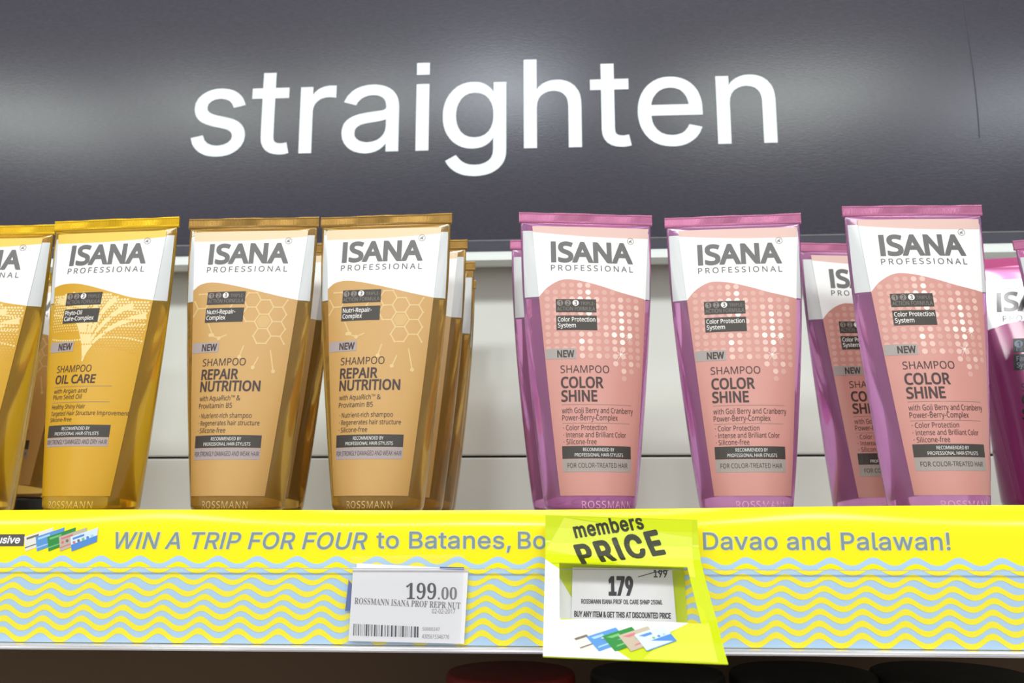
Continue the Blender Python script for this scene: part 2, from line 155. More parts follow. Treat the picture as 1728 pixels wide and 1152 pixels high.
55: (453, [[97,0,323,448,323,452,62,452,62,509,391,509,391,449,165,0]]), 57: (453, [[226,516,271,510,310,494,343,468,368,434,384,393,389,347,385,309,373,270,350,224,315,168,200,0,130,0,301,248,307,248,299,234,287,221,273,210,257,202,238,196,218,195,175,199,137,214,106,237,83,269,68,307,64,352,69,397,85,436,110,469,143,494,182,510],[226,460,199,457,174,446,154,429,138,407,129,381,125,352,129,322,138,295,154,274,174,257,199,247,226,243,254,247,279,257,299,273,314,295,324,321,327,350,324,381,314,407,299,429,279,446,254,457]]), 65: (480, [[16,0,201,509,276,509,463,0,395,0,287,302,264,372,232,478,245,478,213,371,191,302,85,0],[110,142,110,199,370,199,370,142]]), 
66: (456, [[60,0,60,509,241,509,289,504,329,491,359,469,381,442,394,410,398,374,395,344,387,320,373,301,356,286,336,275,315,267,315,262,339,257,363,245,385,227,402,203,414,173,418,136,413,100,400,67,377,39,344,18,301,4,247,0],[125,57,245,57,296,63,330,80,349,105,355,137,352,161,342,184,327,203,306,218,279,228,248,231,125,231],[125,285,238,285,265,288,288,296,308,309,323,326,333,348,336,372,330,403,313,429,283,446,240,452,125,452]]), 
67: (510, [[267,-7,205,1,150,25,104,63,70,115,53,157,44,203,40,254,44,305,53,352,70,393,104,445,150,484,205,508,267,516,305,513,340,504,373,490,402,471,427,447,448,418,463,385,473,348,408,348,401,373,389,395,375,413,357,428,337,440,315,449,292,454,267,456,223,450,184,432,150,403,125,364,109,314,103,254,109,194,125,145,151,105,184,76,223,59,267,53,292,55,315,60,337,69,357,81,375,96,389,114,401,136,408,160,473,160,463,124,448,91,428,62,402,38,373,19,341,5,305,-4]]), 68: (502, [[219,0,96,0,96,57,215,57,272,63,318,81,354,110,379,149,394,198,399,255,394,312,379,361,354,399,320,428,275,446,221,452,93,452,93,509,225,509,294,501,353,478,399,441,433,391,449,351,458,306,462,255,458,205,449,159,433,119,398,68,351,31,291,8],[125,509,125,0,60,0,60,509]]), 
69: (419, [[60,0,60,509,372,509,372,452,125,452,125,286,355,286,355,229,125,229,125,57,375,57,375,0]]), 70: (410, [[60,0,60,509,369,509,369,452,125,452,125,278,346,278,346,221,125,221,125,0]]), 71: (520, [[269,-7,205,1,149,25,104,64,69,116,53,157,43,203,40,254,43,305,53,352,69,393,103,445,149,484,203,508,265,516,304,513,340,504,374,489,403,469,429,445,449,416,465,384,474,349,408,349,399,372,387,393,373,411,356,427,337,439,315,448,291,454,265,456,222,450,183,432,150,404,125,364,109,314,103,254,109,194,125,145,151,105,184,76,224,59,269,53,309,57,345,71,374,93,396,123,410,160,415,202,434,199,283,199,283,256,478,256,478,200,471,141,451,91,419,50,377,19,326,0]]), 72: (517, [[60,0,60,509,125,509,125,289,392,289,392,509,457,509,457,0,392,0,392,232,125,232,125,0]]), 
73: (300, [[31,0,31,57,118,57,118,452,31,452,31,509,269,509,269,452,183,452,183,57,269,57,269,0]]), 76: (393, [[60,0,60,509,125,509,125,57,361,57,361,0]]), 77: (628, [[60,0,60,509,152,509,277,187,287,159,299,123,311,84,322,49,307,49,318,83,330,121,342,158,352,187,476,509,568,509,568,0,504,0,504,291,504,327,505,369,506,413,507,457,513,457,498,409,482,363,467,322,456,291,342,0,286,0,170,291,159,321,145,361,129,408,112,457,119,457,120,416,121,372,122,328,122,291,122,0]]), 78: (523, [[60,0,60,509,136,509,343,183,363,151,388,107,414,55,405,54,401,108,399,157,399,195,399,509,463,509,463,0,387,0,202,290,177,331,148,381,108,452,119,454,122,384,124,328,125,291,125,0]]), 
79: (533, [[267,-7,205,1,150,25,105,63,70,115,53,157,44,203,40,254,44,305,53,352,70,393,105,445,150,484,205,508,267,516,329,508,384,484,429,445,464,393,480,352,490,305,493,254,490,203,480,157,464,115,429,63,384,25,329,1],[267,53,310,59,349,76,383,105,408,144,425,194,430,254,425,314,408,365,383,404,349,433,310,450,267,456,223,450,184,433,151,404,125,364,109,314,103,254,109,194,125,144,151,105,184,76,223,59]]), 80: (445, [[60,0,60,509,235,509,289,503,332,487,366,462,390,430,404,391,409,348,404,304,390,265,366,233,332,207,289,191,235,186,109,186,109,242,233,242,269,246,297,256,318,272,333,294,342,319,344,348,342,376,333,402,318,423,297,439,268,449,232,452,125,452,125,0]]), 
82: (449, [[60,0,60,509,236,509,290,504,333,489,367,465,390,433,405,395,409,352,405,309,390,271,367,240,333,217,289,203,236,198,96,198,96,255,234,255,269,258,298,267,319,281,334,300,342,324,345,352,342,380,334,405,319,425,298,440,269,449,233,452,125,452,125,0],[353,0,230,229,303,229,428,0]]), 
83: (447, [[224,-9,172,-4,128,9,91,31,64,60,46,96,38,137,104,137,110,110,123,88,142,71,166,59,194,52,224,49,257,52,286,60,311,74,329,92,341,114,346,139,342,161,332,179,316,193,296,205,272,214,245,222,184,239,128,260,86,289,60,326,52,372,58,413,75,448,102,476,138,498,180,511,227,516,275,511,316,498,351,476,377,449,394,415,401,378,337,378,326,412,302,437,267,453,225,459,194,456,167,448,145,435,129,418,118,398,115,376,119,352,131,334,148,319,169,308,191,300,212,293,264,279,312,264,336,252,359,238,379,220,395,198,405,171,408,139,403,99,386,64,360,34,323,11,278,-4]]), 84: (449, [[32,452,32,509,417,509,417,452,257,452,257,0,193,0,193,452]]), 
85: (517, [[259,-8,203,-2,154,15,114,43,85,80,66,124,60,173,60,509,124,509,124,178,128,144,141,113,160,87,187,68,220,56,259,52,298,56,331,68,357,87,377,113,389,144,393,178,393,509,457,509,457,173,451,124,433,80,403,43,363,15,315,-2]]), 87: (686, [[155,0,16,509,82,509,163,196,175,145,187,94,197,40,189,40,200,94,211,145,224,196,306,509,380,509,462,196,474,145,486,94,497,40,488,40,499,94,510,145,523,196,603,509,670,509,530,0,455,0,368,323,351,391,336,475,350,475,335,395,318,323,230,0]]), 89: (472, [[203,0,203,208,16,509,91,509,192,344,222,292,236,264,250,230,224,230,237,265,251,293,280,344,381,509,455,509,268,208,268,0]]), 
97: (389, [[160,-9,126,-5,94,5,68,22,48,45,35,73,30,108,34,138,43,161,58,179,78,193,100,203,125,211,178,220,234,227,252,230,265,235,273,243,276,255,276,257,273,279,267,297,256,311,240,322,220,329,196,331,171,329,149,322,132,313,118,301,107,288,100,274,41,291,57,322,79,346,104,364,133,375,163,382,194,384,215,383,239,379,263,372,286,360,306,343,322,320,330,301,335,278,337,251,337,0,277,0,277,52,272,52,264,38,252,25,236,12,215,1,190,-6],[170,45,202,49,228,59,248,74,263,93,272,115,276,138,276,190,270,186,259,182,231,176,200,171,175,168,154,164,134,159,117,150,103,139,95,124,92,105,94,87,102,72,114,61,130,52,149,47]]), 
98: (424, [[229,-8,198,-5,172,4,153,17,138,31,118,59,112,59,112,0,53,0,53,509,114,509,114,319,118,319,137,346,152,360,171,373,197,381,229,384,274,378,313,361,345,332,370,293,385,245,390,189,385,133,370,84,346,45,313,16,274,-2],[220,47,253,51,279,66,301,88,316,117,325,151,328,189,325,227,316,261,301,290,280,311,253,325,220,330,188,325,161,312,140,291,125,263,116,229,113,189,116,150,125,115,140,86,162,65,188,51]]), 
99: (396, [[207,-8,159,-2,117,16,82,46,56,85,40,133,34,187,40,243,56,291,82,330,117,360,159,378,207,384,234,383,260,377,284,368,305,356,324,341,340,322,353,301,362,277,303,262,298,276,290,289,281,301,270,311,257,319,242,325,226,329,207,330,173,325,145,310,124,287,108,258,99,224,96,187,99,151,108,117,124,89,145,66,173,51,207,46,226,48,243,52,258,58,271,66,282,76,292,89,299,102,304,117,363,102,354,78,341,56,325,37,306,21,285,9,261,-1,235,-6]]), 
100: (424, [[195,-8,151,-2,111,16,79,45,55,84,39,133,34,189,39,245,55,293,79,332,112,361,151,378,196,384,228,381,253,373,272,360,287,346,306,319,311,319,311,509,372,509,372,0,313,0,313,59,307,59,287,31,272,17,252,4,227,-5],[205,47,236,51,263,65,284,86,299,115,309,150,312,189,309,229,300,263,284,291,263,312,237,325,205,330,172,325,145,311,124,290,108,261,99,227,96,189,99,151,109,117,124,88,145,66,172,51]]), 
101: (404, [[212,-8,177,-5,145,3,117,16,92,35,72,58,56,85,46,108,40,132,35,159,34,187,35,215,39,242,46,267,55,290,71,317,91,340,115,359,142,373,172,382,205,384,236,382,266,374,294,361,319,341,334,324,347,305,357,282,365,256,370,227,371,194,371,169,75,169,75,221,338,221,310,202,307,237,298,269,283,294,263,314,237,326,205,330,173,326,146,313,125,294,109,270,99,241,96,211,96,178,98,151,102,127,110,106,128,80,151,61,179,50,212,46,234,48,254,53,271,61,285,73,297,88,306,105,365,91,353,63,335,39,311,19,283,4,261,-3,237,-7]]), 
103: (425, [[207,-151,180,-149,156,-146,134,-140,105,-127,82,-110,64,-91,51,-69,101,-41,122,-66,136,-78,154,-88,178,-95,207,-97,236,-95,261,-87,282,-75,298,-58,308,-34,311,-6,311,68,306,68,287,41,272,28,252,16,227,8,195,5,165,7,138,14,113,27,90,43,71,65,55,90,46,112,39,136,35,163,34,191,35,220,39,246,46,271,55,293,71,320,90,342,112,361,138,374,166,382,196,384,228,382,253,373,273,360,288,346,308,319,313,319,313,379,372,379,372,-9,370,-40,363,-67,350,-90,334,-109,314,-124,291,-136,265,-144,237,-149],[205,59,237,63,264,75,285,95,300,121,307,142,311,166,312,193,311,219,307,242,300,264,285,291,264,312,237,325,205,330,172,325,145,312,124,290,109,262,102,241,98,218,96,193,98,167,102,144,109,123,124,96,145,76,172,63]]), 
104: (410, [[114,227,114,0,53,0,53,509,114,509,114,287,102,287,116,319,132,344,152,362,175,374,200,382,227,384,252,383,275,377,295,369,321,349,341,321,350,298,355,271,357,240,357,0,296,0,296,235,293,263,286,286,273,304,256,318,235,326,210,329,184,326,161,317,141,303,126,283,117,257]]), 105: (167, [[53,0,53,379,114,379,114,0],[84,443,67,446,54,455,44,468,41,483,44,499,54,512,67,521,84,524,100,521,114,512,123,499,126,483,123,468,114,455,100,446]]), 108: (189, [[139,-2,101,3,74,20,58,47,53,84,53,509,114,509,114,99,115,77,120,62,130,54,146,52,160,53,170,54,181,3,162,-1]]), 
109: (610, [[53,0,53,379,112,379,112,295,108,295,118,323,132,346,151,363,172,376,195,384,219,386,257,380,287,361,309,331,321,295,312,295,322,321,337,343,357,361,381,375,407,383,437,386,468,383,497,372,522,354,541,328,553,296,557,255,557,0,496,0,496,254,490,289,473,313,447,326,419,330,395,328,374,320,358,307,345,290,338,270,335,247,335,0,274,0,274,260,269,288,253,311,229,326,199,330,178,328,158,320,140,307,126,289,117,266,114,238,114,0]]), 110: (410, [[114,227,114,0,53,0,53,379,112,379,112,287,102,287,116,319,132,344,152,362,175,374,200,382,227,384,252,383,275,377,295,369,321,349,341,321,350,298,355,271,357,240,357,0,296,0,296,235,293,263,286,286,273,304,256,318,235,326,210,329,184,326,161,317,141,303,126,283,117,257]]), 
111: (415, [[207,-8,159,-2,117,16,82,46,56,85,40,133,34,187,40,243,56,291,82,330,117,360,159,378,207,384,256,378,299,360,333,330,359,291,376,243,381,187,376,133,359,85,333,46,299,16,256,-2],[207,46,242,51,270,66,292,89,307,117,316,151,319,187,316,224,307,258,292,287,270,310,242,325,207,330,173,325,145,310,124,287,108,258,99,224,96,187,99,151,108,117,124,89,145,66,173,51]]), 114: (259, [[53,0,53,379,112,379,112,321,115,321,130,347,152,367,181,380,213,385,229,384,243,384,243,322,230,324,207,326,182,323,159,315,140,301,126,284,117,262,114,237,114,0]]), 
115: (365, [[182,-8,157,-7,133,-3,112,3,84,18,62,38,45,63,36,94,94,107,105,79,124,60,150,49,181,45,217,50,244,62,262,81,268,103,265,121,254,136,237,147,212,155,149,170,118,180,92,192,72,208,58,227,50,249,47,274,51,305,65,332,87,354,115,370,137,378,161,383,187,384,223,381,254,372,279,358,299,339,314,316,324,290,268,277,258,298,243,316,219,328,187,333,156,329,131,317,114,299,109,277,112,258,124,243,144,232,172,223,229,209,261,200,287,187,306,171,320,153,328,131,331,107,326,75,312,47,290,24,260,6,236,-2,210,-7]]), 116: (227, [[204,379,204,327,6,327,6,379],[65,471,126,471,126,98,128,76,136,61,150,53,170,50,185,51,202,54,213,2,192,-3,168,-4,138,-1,113,7,92,21,77,41,68,64,65,93]]), 
117: (410, [[182,-5,146,-1,115,11,89,31,69,59,57,95,53,139,53,379,114,379,114,144,119,105,137,75,164,56,200,50,226,53,249,62,268,77,283,97,293,122,296,153,296,379,357,379,357,0,298,0,298,92,307,92,286,47,257,17,222,0]]), 118: (389, [[163,0,17,379,84,379,165,155,177,121,187,87,206,21,184,21,203,87,213,121,224,155,305,379,371,379,226,0]]), 119: (567, [[138,0,23,379,87,379,133,214,154,137,175,41,165,41,186,135,206,214,252,379,316,379,362,214,382,136,402,41,391,41,413,135,434,214,480,379,545,379,429,0,368,0,319,172,305,225,291,280,277,338,291,338,277,280,263,225,248,172,199,0]]), 120: (379, [[21,0,171,218,171,171,29,379,100,379,147,306,179,253,207,206,175,206,202,253,216,279,233,306,282,379,352,379,209,169,209,214,358,0,287,0,231,85,200,136,173,182,205,182,178,136,165,112,148,85,91,0]]), },
'S': {
32: (175, []), 46: (180, [[89,-9,74,-7,60,1,51,15,48,36,51,57,60,71,74,79,89,81,106,79,119,71,129,57,132,36,129,15,119,1,106,-7]]), 48: (375, [[188,-7,133,1,91,24,60,61,39,111,27,171,23,241,27,311,39,371,60,420,91,456,133,479,189,486,242,479,283,456,314,419,336,370,348,310,353,240,348,171,336,110,314,61,283,24,241,1],[188,37,219,50,237,91,243,131,247,181,248,240,247,300,243,349,237,390,219,429,189,443,157,429,139,390,132,349,128,300,127,240,128,181,132,131,139,91,157,50]]), 49: (375, [[65,0,65,36,120,36,135,38,146,45,152,58,154,79,154,416,130,388,108,365,87,351,67,346,52,349,40,359,31,375,28,396,50,402,74,412,101,426,132,447,179,482,254,482,254,79,256,61,261,47,271,38,288,36,343,36,343,0]]), 
50: (375, [[24,0,24,69,123,171,160,210,187,245,206,277,218,307,224,338,226,371,223,405,212,427,196,441,174,445,145,438,126,416,116,380,112,329,77,333,50,344,32,365,26,396,30,419,43,441,63,459,92,474,129,483,174,486,240,479,288,456,318,421,328,375,326,352,319,329,308,306,291,281,268,252,238,220,154,138,87,74,244,74,263,77,279,86,292,101,300,120,305,141,345,141,341,0]]), 
51: (375, [[163,-7,117,-4,81,5,53,18,34,35,23,54,19,74,23,96,36,113,54,123,76,126,82,89,99,62,125,46,158,40,180,42,199,49,216,61,230,79,238,105,241,139,234,174,214,202,181,221,137,227,95,227,95,269,140,269,178,275,204,296,220,327,225,367,221,400,211,424,193,440,169,445,148,441,133,430,122,413,116,391,113,367,111,341,75,345,47,356,30,374,24,401,34,434,62,461,108,480,173,486,237,479,286,458,317,423,328,377,320,335,298,301,265,275,225,256,252,249,279,238,305,222,326,201,340,174,345,138,341,101,329,70,312,44,288,25,261,10,230,1,197,-5]]), 52: (375, [[121,0,121,36,140,36,161,38,179,44,191,58,195,84,195,125,9,125,9,166,199,480,293,480,293,169,363,169,363,125,293,125,293,84,297,58,309,44,327,38,348,36,357,36,357,0],[56,169,195,169,195,287,196,351,199,416,189,394,174,366,158,338,146,319]]), 
53: (375, [[165,-7,119,-4,84,5,58,18,40,35,30,54,27,75,31,95,42,109,59,118,81,121,82,102,88,83,97,66,111,52,130,43,154,40,176,43,195,50,212,63,226,83,234,111,237,148,231,192,213,223,184,241,146,247,122,246,103,243,71,235,40,247,62,480,316,480,319,357,281,357,275,380,272,391,267,399,258,404,244,406,105,406,94,281,107,285,126,288,168,291,238,282,293,256,328,211,340,148,336,108,324,75,306,48,282,27,255,12,226,1,195,-5]]), 
54: (375, [[197,-7,150,-1,109,18,76,49,51,93,35,151,30,222,33,275,42,325,57,370,77,409,104,441,137,466,176,481,222,486,261,484,291,476,313,464,329,449,338,431,340,412,336,393,322,376,298,364,260,360,259,380,256,400,251,419,243,434,232,443,216,447,180,435,152,401,134,345,125,269,141,278,161,286,186,292,218,294,273,285,315,258,343,214,352,155,342,90,313,38,264,5],[199,38,222,44,239,64,251,98,255,148,250,196,238,228,219,247,193,253,174,251,154,243,137,232,125,221,128,162,135,116,147,81,170,48]]), 55: (375, [[111,0,289,406,113,406,86,398,74,372,70,338,30,338,33,480,353,480,353,447,168,0]]), 
56: (375, [[183,-7,132,-2,91,11,60,31,38,57,25,88,20,122,27,162,47,193,79,219,119,242,83,267,57,296,41,327,36,364,39,395,50,423,70,449,99,469,140,482,191,486,254,478,299,453,325,415,334,369,328,333,310,305,281,282,244,260,296,230,330,199,349,166,355,127,344,71,310,29,256,2],[203,283,224,298,239,317,247,340,250,370,248,389,243,407,234,423,222,436,206,444,187,447,163,442,145,426,134,402,130,372,135,341,149,318,172,300],[187,32,218,37,241,55,257,82,262,116,256,146,239,170,208,192,164,216,143,199,126,178,115,152,111,120,116,84,132,56,156,38]]), 
57: (375, [[152,-7,116,-4,88,4,67,17,53,33,45,51,42,69,44,83,50,94,61,102,75,107,87,80,103,56,126,41,156,36,205,57,237,122,251,230,234,212,212,198,186,188,155,185,103,194,60,220,33,264,24,324,28,369,42,409,64,441,95,466,133,481,177,486,223,480,264,463,298,433,323,390,340,332,345,261,343,207,334,157,321,111,301,72,274,39,241,14,200,-2],[184,233,206,236,224,245,239,260,251,278,245,352,231,403,209,432,181,441,156,434,137,413,125,377,121,328,128,275,149,244]]), 65: (437, [[-9,0,-9,18,9,21,24,30,36,47,49,75,206,466,224,465,384,87,399,55,411,34,425,22,443,18,443,0,229,0,229,18,270,25,283,46,281,59,273,81,253,132,103,132,79,71,76,59,75,48,87,26,124,18,128,18,128,0],[113,161,242,161,177,319]]), 
69: (442, [[14,0,14,17,44,20,62,30,72,48,75,78,75,369,72,405,62,425,44,435,16,439,16,455,399,455,399,320,383,320,369,373,340,406,295,424,232,430,213,430,200,428,191,424,186,417,184,405,183,388,183,246,193,246,232,252,259,269,277,300,288,345,304,345,304,118,287,118,282,154,273,181,259,201,241,213,216,220,185,222,183,222,183,67,185,47,192,35,206,29,230,28,276,30,313,39,345,53,371,75,393,105,411,143,430,143,402,0]]), 70: (404, [[15,0,15,17,45,23,62,34,72,53,75,84,75,375,71,405,61,423,43,433,14,439,14,455,394,455,394,320,377,320,369,357,355,385,336,406,310,420,275,428,230,431,200,429,191,427,186,421,183,412,182,398,182,247,190,247,229,253,256,270,274,301,284,347,302,347,302,118,285,118,274,168,257,200,229,218,189,224,182,224,182,81,183,59,188,43,196,31,210,24,229,19,257,17,257,0]]), 
73: (261, [[13,0,13,17,42,23,61,32,72,49,75,75,75,387,72,412,63,427,45,435,13,439,13,455,244,455,244,439,214,435,196,427,186,412,183,387,183,77,184,59,187,44,194,34,206,26,223,21,246,17,246,0]]), 77: (634, [[14,0,14,17,43,22,61,32,72,50,75,79,75,382,74,402,71,416,64,426,53,432,37,436,15,439,15,455,185,455,317,142,449,455,617,455,617,439,590,433,573,423,563,405,560,378,560,85,561,61,565,43,571,31,582,23,596,19,617,17,617,0,396,0,396,17,417,20,433,25,443,32,450,44,453,61,455,83,455,399,288,0,270,0,105,389,105,80,109,48,120,30,139,20,169,17,169,0]]), 
78: (494, [[403,-11,107,350,107,79,110,49,119,31,136,21,167,17,167,0,18,0,18,17,39,19,54,23,65,30,71,41,75,57,76,79,76,388,49,421,36,433,18,439,18,455,156,455,391,169,391,377,390,399,386,414,379,425,369,431,353,436,331,439,331,455,480,455,480,439,450,434,433,425,425,407,422,377,422,-11]]), 79: (525, [[261,-11,213,-6,169,7,129,29,94,58,66,93,45,134,32,179,28,228,32,276,45,321,66,362,95,397,130,426,170,448,216,462,265,466,313,462,357,448,397,427,431,399,459,364,481,323,494,277,498,228,494,179,481,134,459,93,430,58,395,29,355,7,310,-6],[265,12,328,36,367,108,379,228,376,293,365,346,348,389,310,430,260,443,196,419,158,347,145,228,149,163,159,109,177,67,215,26]]), 
80: (418, [[15,0,15,17,45,22,62,32,72,50,75,81,75,379,71,406,62,424,44,434,16,439,16,455,214,455,287,452,336,440,366,422,390,398,404,367,409,332,398,280,367,240,314,214,242,206,182,206,182,81,185,50,194,32,212,22,242,17,242,0],[182,230,201,230,244,235,272,253,287,283,292,329,288,375,275,406,252,425,216,431,199,429,189,424,184,414,182,398]]), 82: (473, [[15,0,15,17,45,22,62,32,72,50,75,81,75,379,71,406,62,424,44,434,16,439,16,455,217,455,278,452,329,442,367,426,405,388,417,334,406,285,372,248,315,224,432,50,443,36,452,26,463,19,478,17,480,17,480,0,338,0,201,212,182,212,182,81,185,50,194,32,212,22,242,17,242,0],[182,234,203,234,249,240,280,258,298,290,304,336,295,389,268,421,224,431,202,429,190,422,184,409,182,385]]), 
83: (390, [[43,-11,43,158,62,158,83,94,111,50,149,24,197,15,231,20,257,36,273,60,279,89,265,129,225,160,163,191,112,221,77,253,56,289,50,332,54,370,67,403,88,429,115,449,148,462,185,466,206,465,229,461,282,448,291,446,300,445,313,450,320,466,339,466,339,319,322,319,310,354,293,385,272,410,248,429,222,441,194,445,163,440,140,426,125,406,120,380,124,356,137,336,159,319,189,303,253,273,290,253,317,233,337,211,350,188,357,162,359,133,354,93,339,58,314,29,281,8,240,-6,192,-10,158,-8,142,-4,126,1,98,9,85,12,75,11,69,7,65,0,61,-11]]), 84: (423, [[92,0,92,17,123,21,142,31,152,50,156,81,156,433,149,433,102,426,65,403,41,367,29,318,11,318,11,455,410,455,410,317,394,317,375,382,333,420,269,433,263,433,263,81,267,49,276,30,296,21,328,17,328,0]]), 
85: (492, [[248,-13,192,-8,147,6,114,29,83,81,73,155,73,379,70,406,61,424,43,434,15,439,15,455,240,455,240,439,219,436,202,432,192,425,185,415,182,400,181,379,181,140,186,88,203,51,232,29,275,22,340,37,379,83,392,159,392,378,389,406,379,423,360,433,328,439,328,455,474,455,474,439,448,432,433,421,425,404,422,378,422,181,418,118,403,69,380,32,346,7,302,-8]]), },
}
# plain upright capital I in both sans faces
GLYPHS['N'][73] = (232, [[78, 0, 78, 573, 152, 573, 152, 0]])
GLYPHS['I'][105] = (167, [[53, 0, 53, 379, 114, 379, 114, 0], [53, 445, 53, 507, 114, 507, 114, 445]])
GLYPHS['I'][73] = (188, [[62, 0, 62, 509, 126, 509, 126, 0]])
_gc = {}
def glyph(font, ch):
    k = (font, ch)
    if k not in _gc:
        a, data = GLYPHS[font].get(ord(ch), GLYPHS[font].get(32, (260, [])))
        adv = a / 1000
        loops = [[(v[i] / 1000, v[i + 1] / 1000) for i in range(0, len(v), 2)] for v in data]
        area = lambda l: sum(l[i - 1][0] * l[i][1] - l[i][0] * l[i - 1][1] for i in range(len(l))) / 2
        def within(p, l):
            c = False
            for i in range(len(l)):
                (xa, ya), (xb, yb) = l[i - 1], l[i]
                if (ya > p[1]) != (yb > p[1]) and p[0] < (xb - xa) * (p[1] - ya) / (yb - ya) + xa: c = not c
            return c
        tris = []
        if loops:
            ar = [area(l) for l in loops]; sg = max(ar, key=abs) > 0
            start = [sum(len(l) for l in loops[:i]) for i in range(len(loops))]
            outer = [i for i in range(len(loops)) if (ar[i] > 0) == sg]
            own = {i: [i] for i in outer}
            for i in range(len(loops)):
                if i in own: continue
                host = [j for j in outer if within(loops[i][0], loops[j])] or outer[:1]
                own[min(host, key=lambda j: abs(ar[j]))].append(i)
            for g in own.values():                    # each outline with its own holes; overlapping outlines simply overlap
                flat = [start[i] + q for i in g for q in range(len(loops[i]))]
                for t in tessellate_polygon([[Vector((x, y, 0)) for x, y in loops[i]] for i in g]):
                    tris.append(tuple(flat[q] for q in t))
        _gc[k] = (adv, loops, tris)
    return _gc[k]

def cap_height(font):
    return max(p[1] for l in glyph(font, 'O' if font != 'S' else '1')[1] for p in l) * 0.985

def union2d(V, F, rings=()):
    """one clean triangulation of overlapping convex faces and of outlines (rings, filled where they wind round a point):
    cut along every edge, keep what lies inside any of them"""
    G = []
    for fc in F:
        ar = sum(V[fc[i - 1]][0] * V[fc[i]][1] - V[fc[i]][0] * V[fc[i - 1]][1] for i in range(len(fc)))
        if abs(ar) > 1e-8: G.append(list(fc) if ar > 0 else list(fc)[::-1])
    edges = [(r[i - 1], r[i]) for r in rings for i in range(len(r))]
    res = delaunay_2d_cdt(V, edges, G, 0, 1e-5)
    P = np.array([(p[0], p[1]) for p in V]); Q = np.array([(p[0], p[1]) for p in res[0]])
    fs = np.array([list(fc) for fc in res[2]]); cen = Q[fs].mean(1)
    keep = np.zeros(len(fs), bool)
    T3 = np.array([(fc[0], fc[k], fc[k + 1]) for fc in G for k in range(1, len(fc) - 1)])
    cr = lambda a, b, c: (b[:, 0] - a[:, 0])[None] * (c[:, 1:2] - a[None, :, 1]) - (b[:, 1] - a[:, 1])[None] * (c[:, 0:1] - a[None, :, 0])
    if len(T3):
        A, B, C = P[T3[:, 0]], P[T3[:, 1]], P[T3[:, 2]]
        keep |= ((cr(A, B, cen) > -1e-9) & (cr(B, C, cen) > -1e-9) & (cr(C, A, cen) > -1e-9)).any(1)
    if edges:
        A, B = P[[e[0] for e in edges]], P[[e[1] for e in edges]]
        side = cr(A, B, cen)
        up_ = (A[None, :, 1] <= cen[:, 1:2]) & (B[None, :, 1] > cen[:, 1:2]) & (side > 0)
        dn_ = (A[None, :, 1] > cen[:, 1:2]) & (B[None, :, 1] <= cen[:, 1:2]) & (side < 0)
        keep |= (up_.sum(1) - dn_.sum(1)) != 0
    return res[0], [tuple(int(i) for i in f) for f, k in zip(fs, keep) if k]

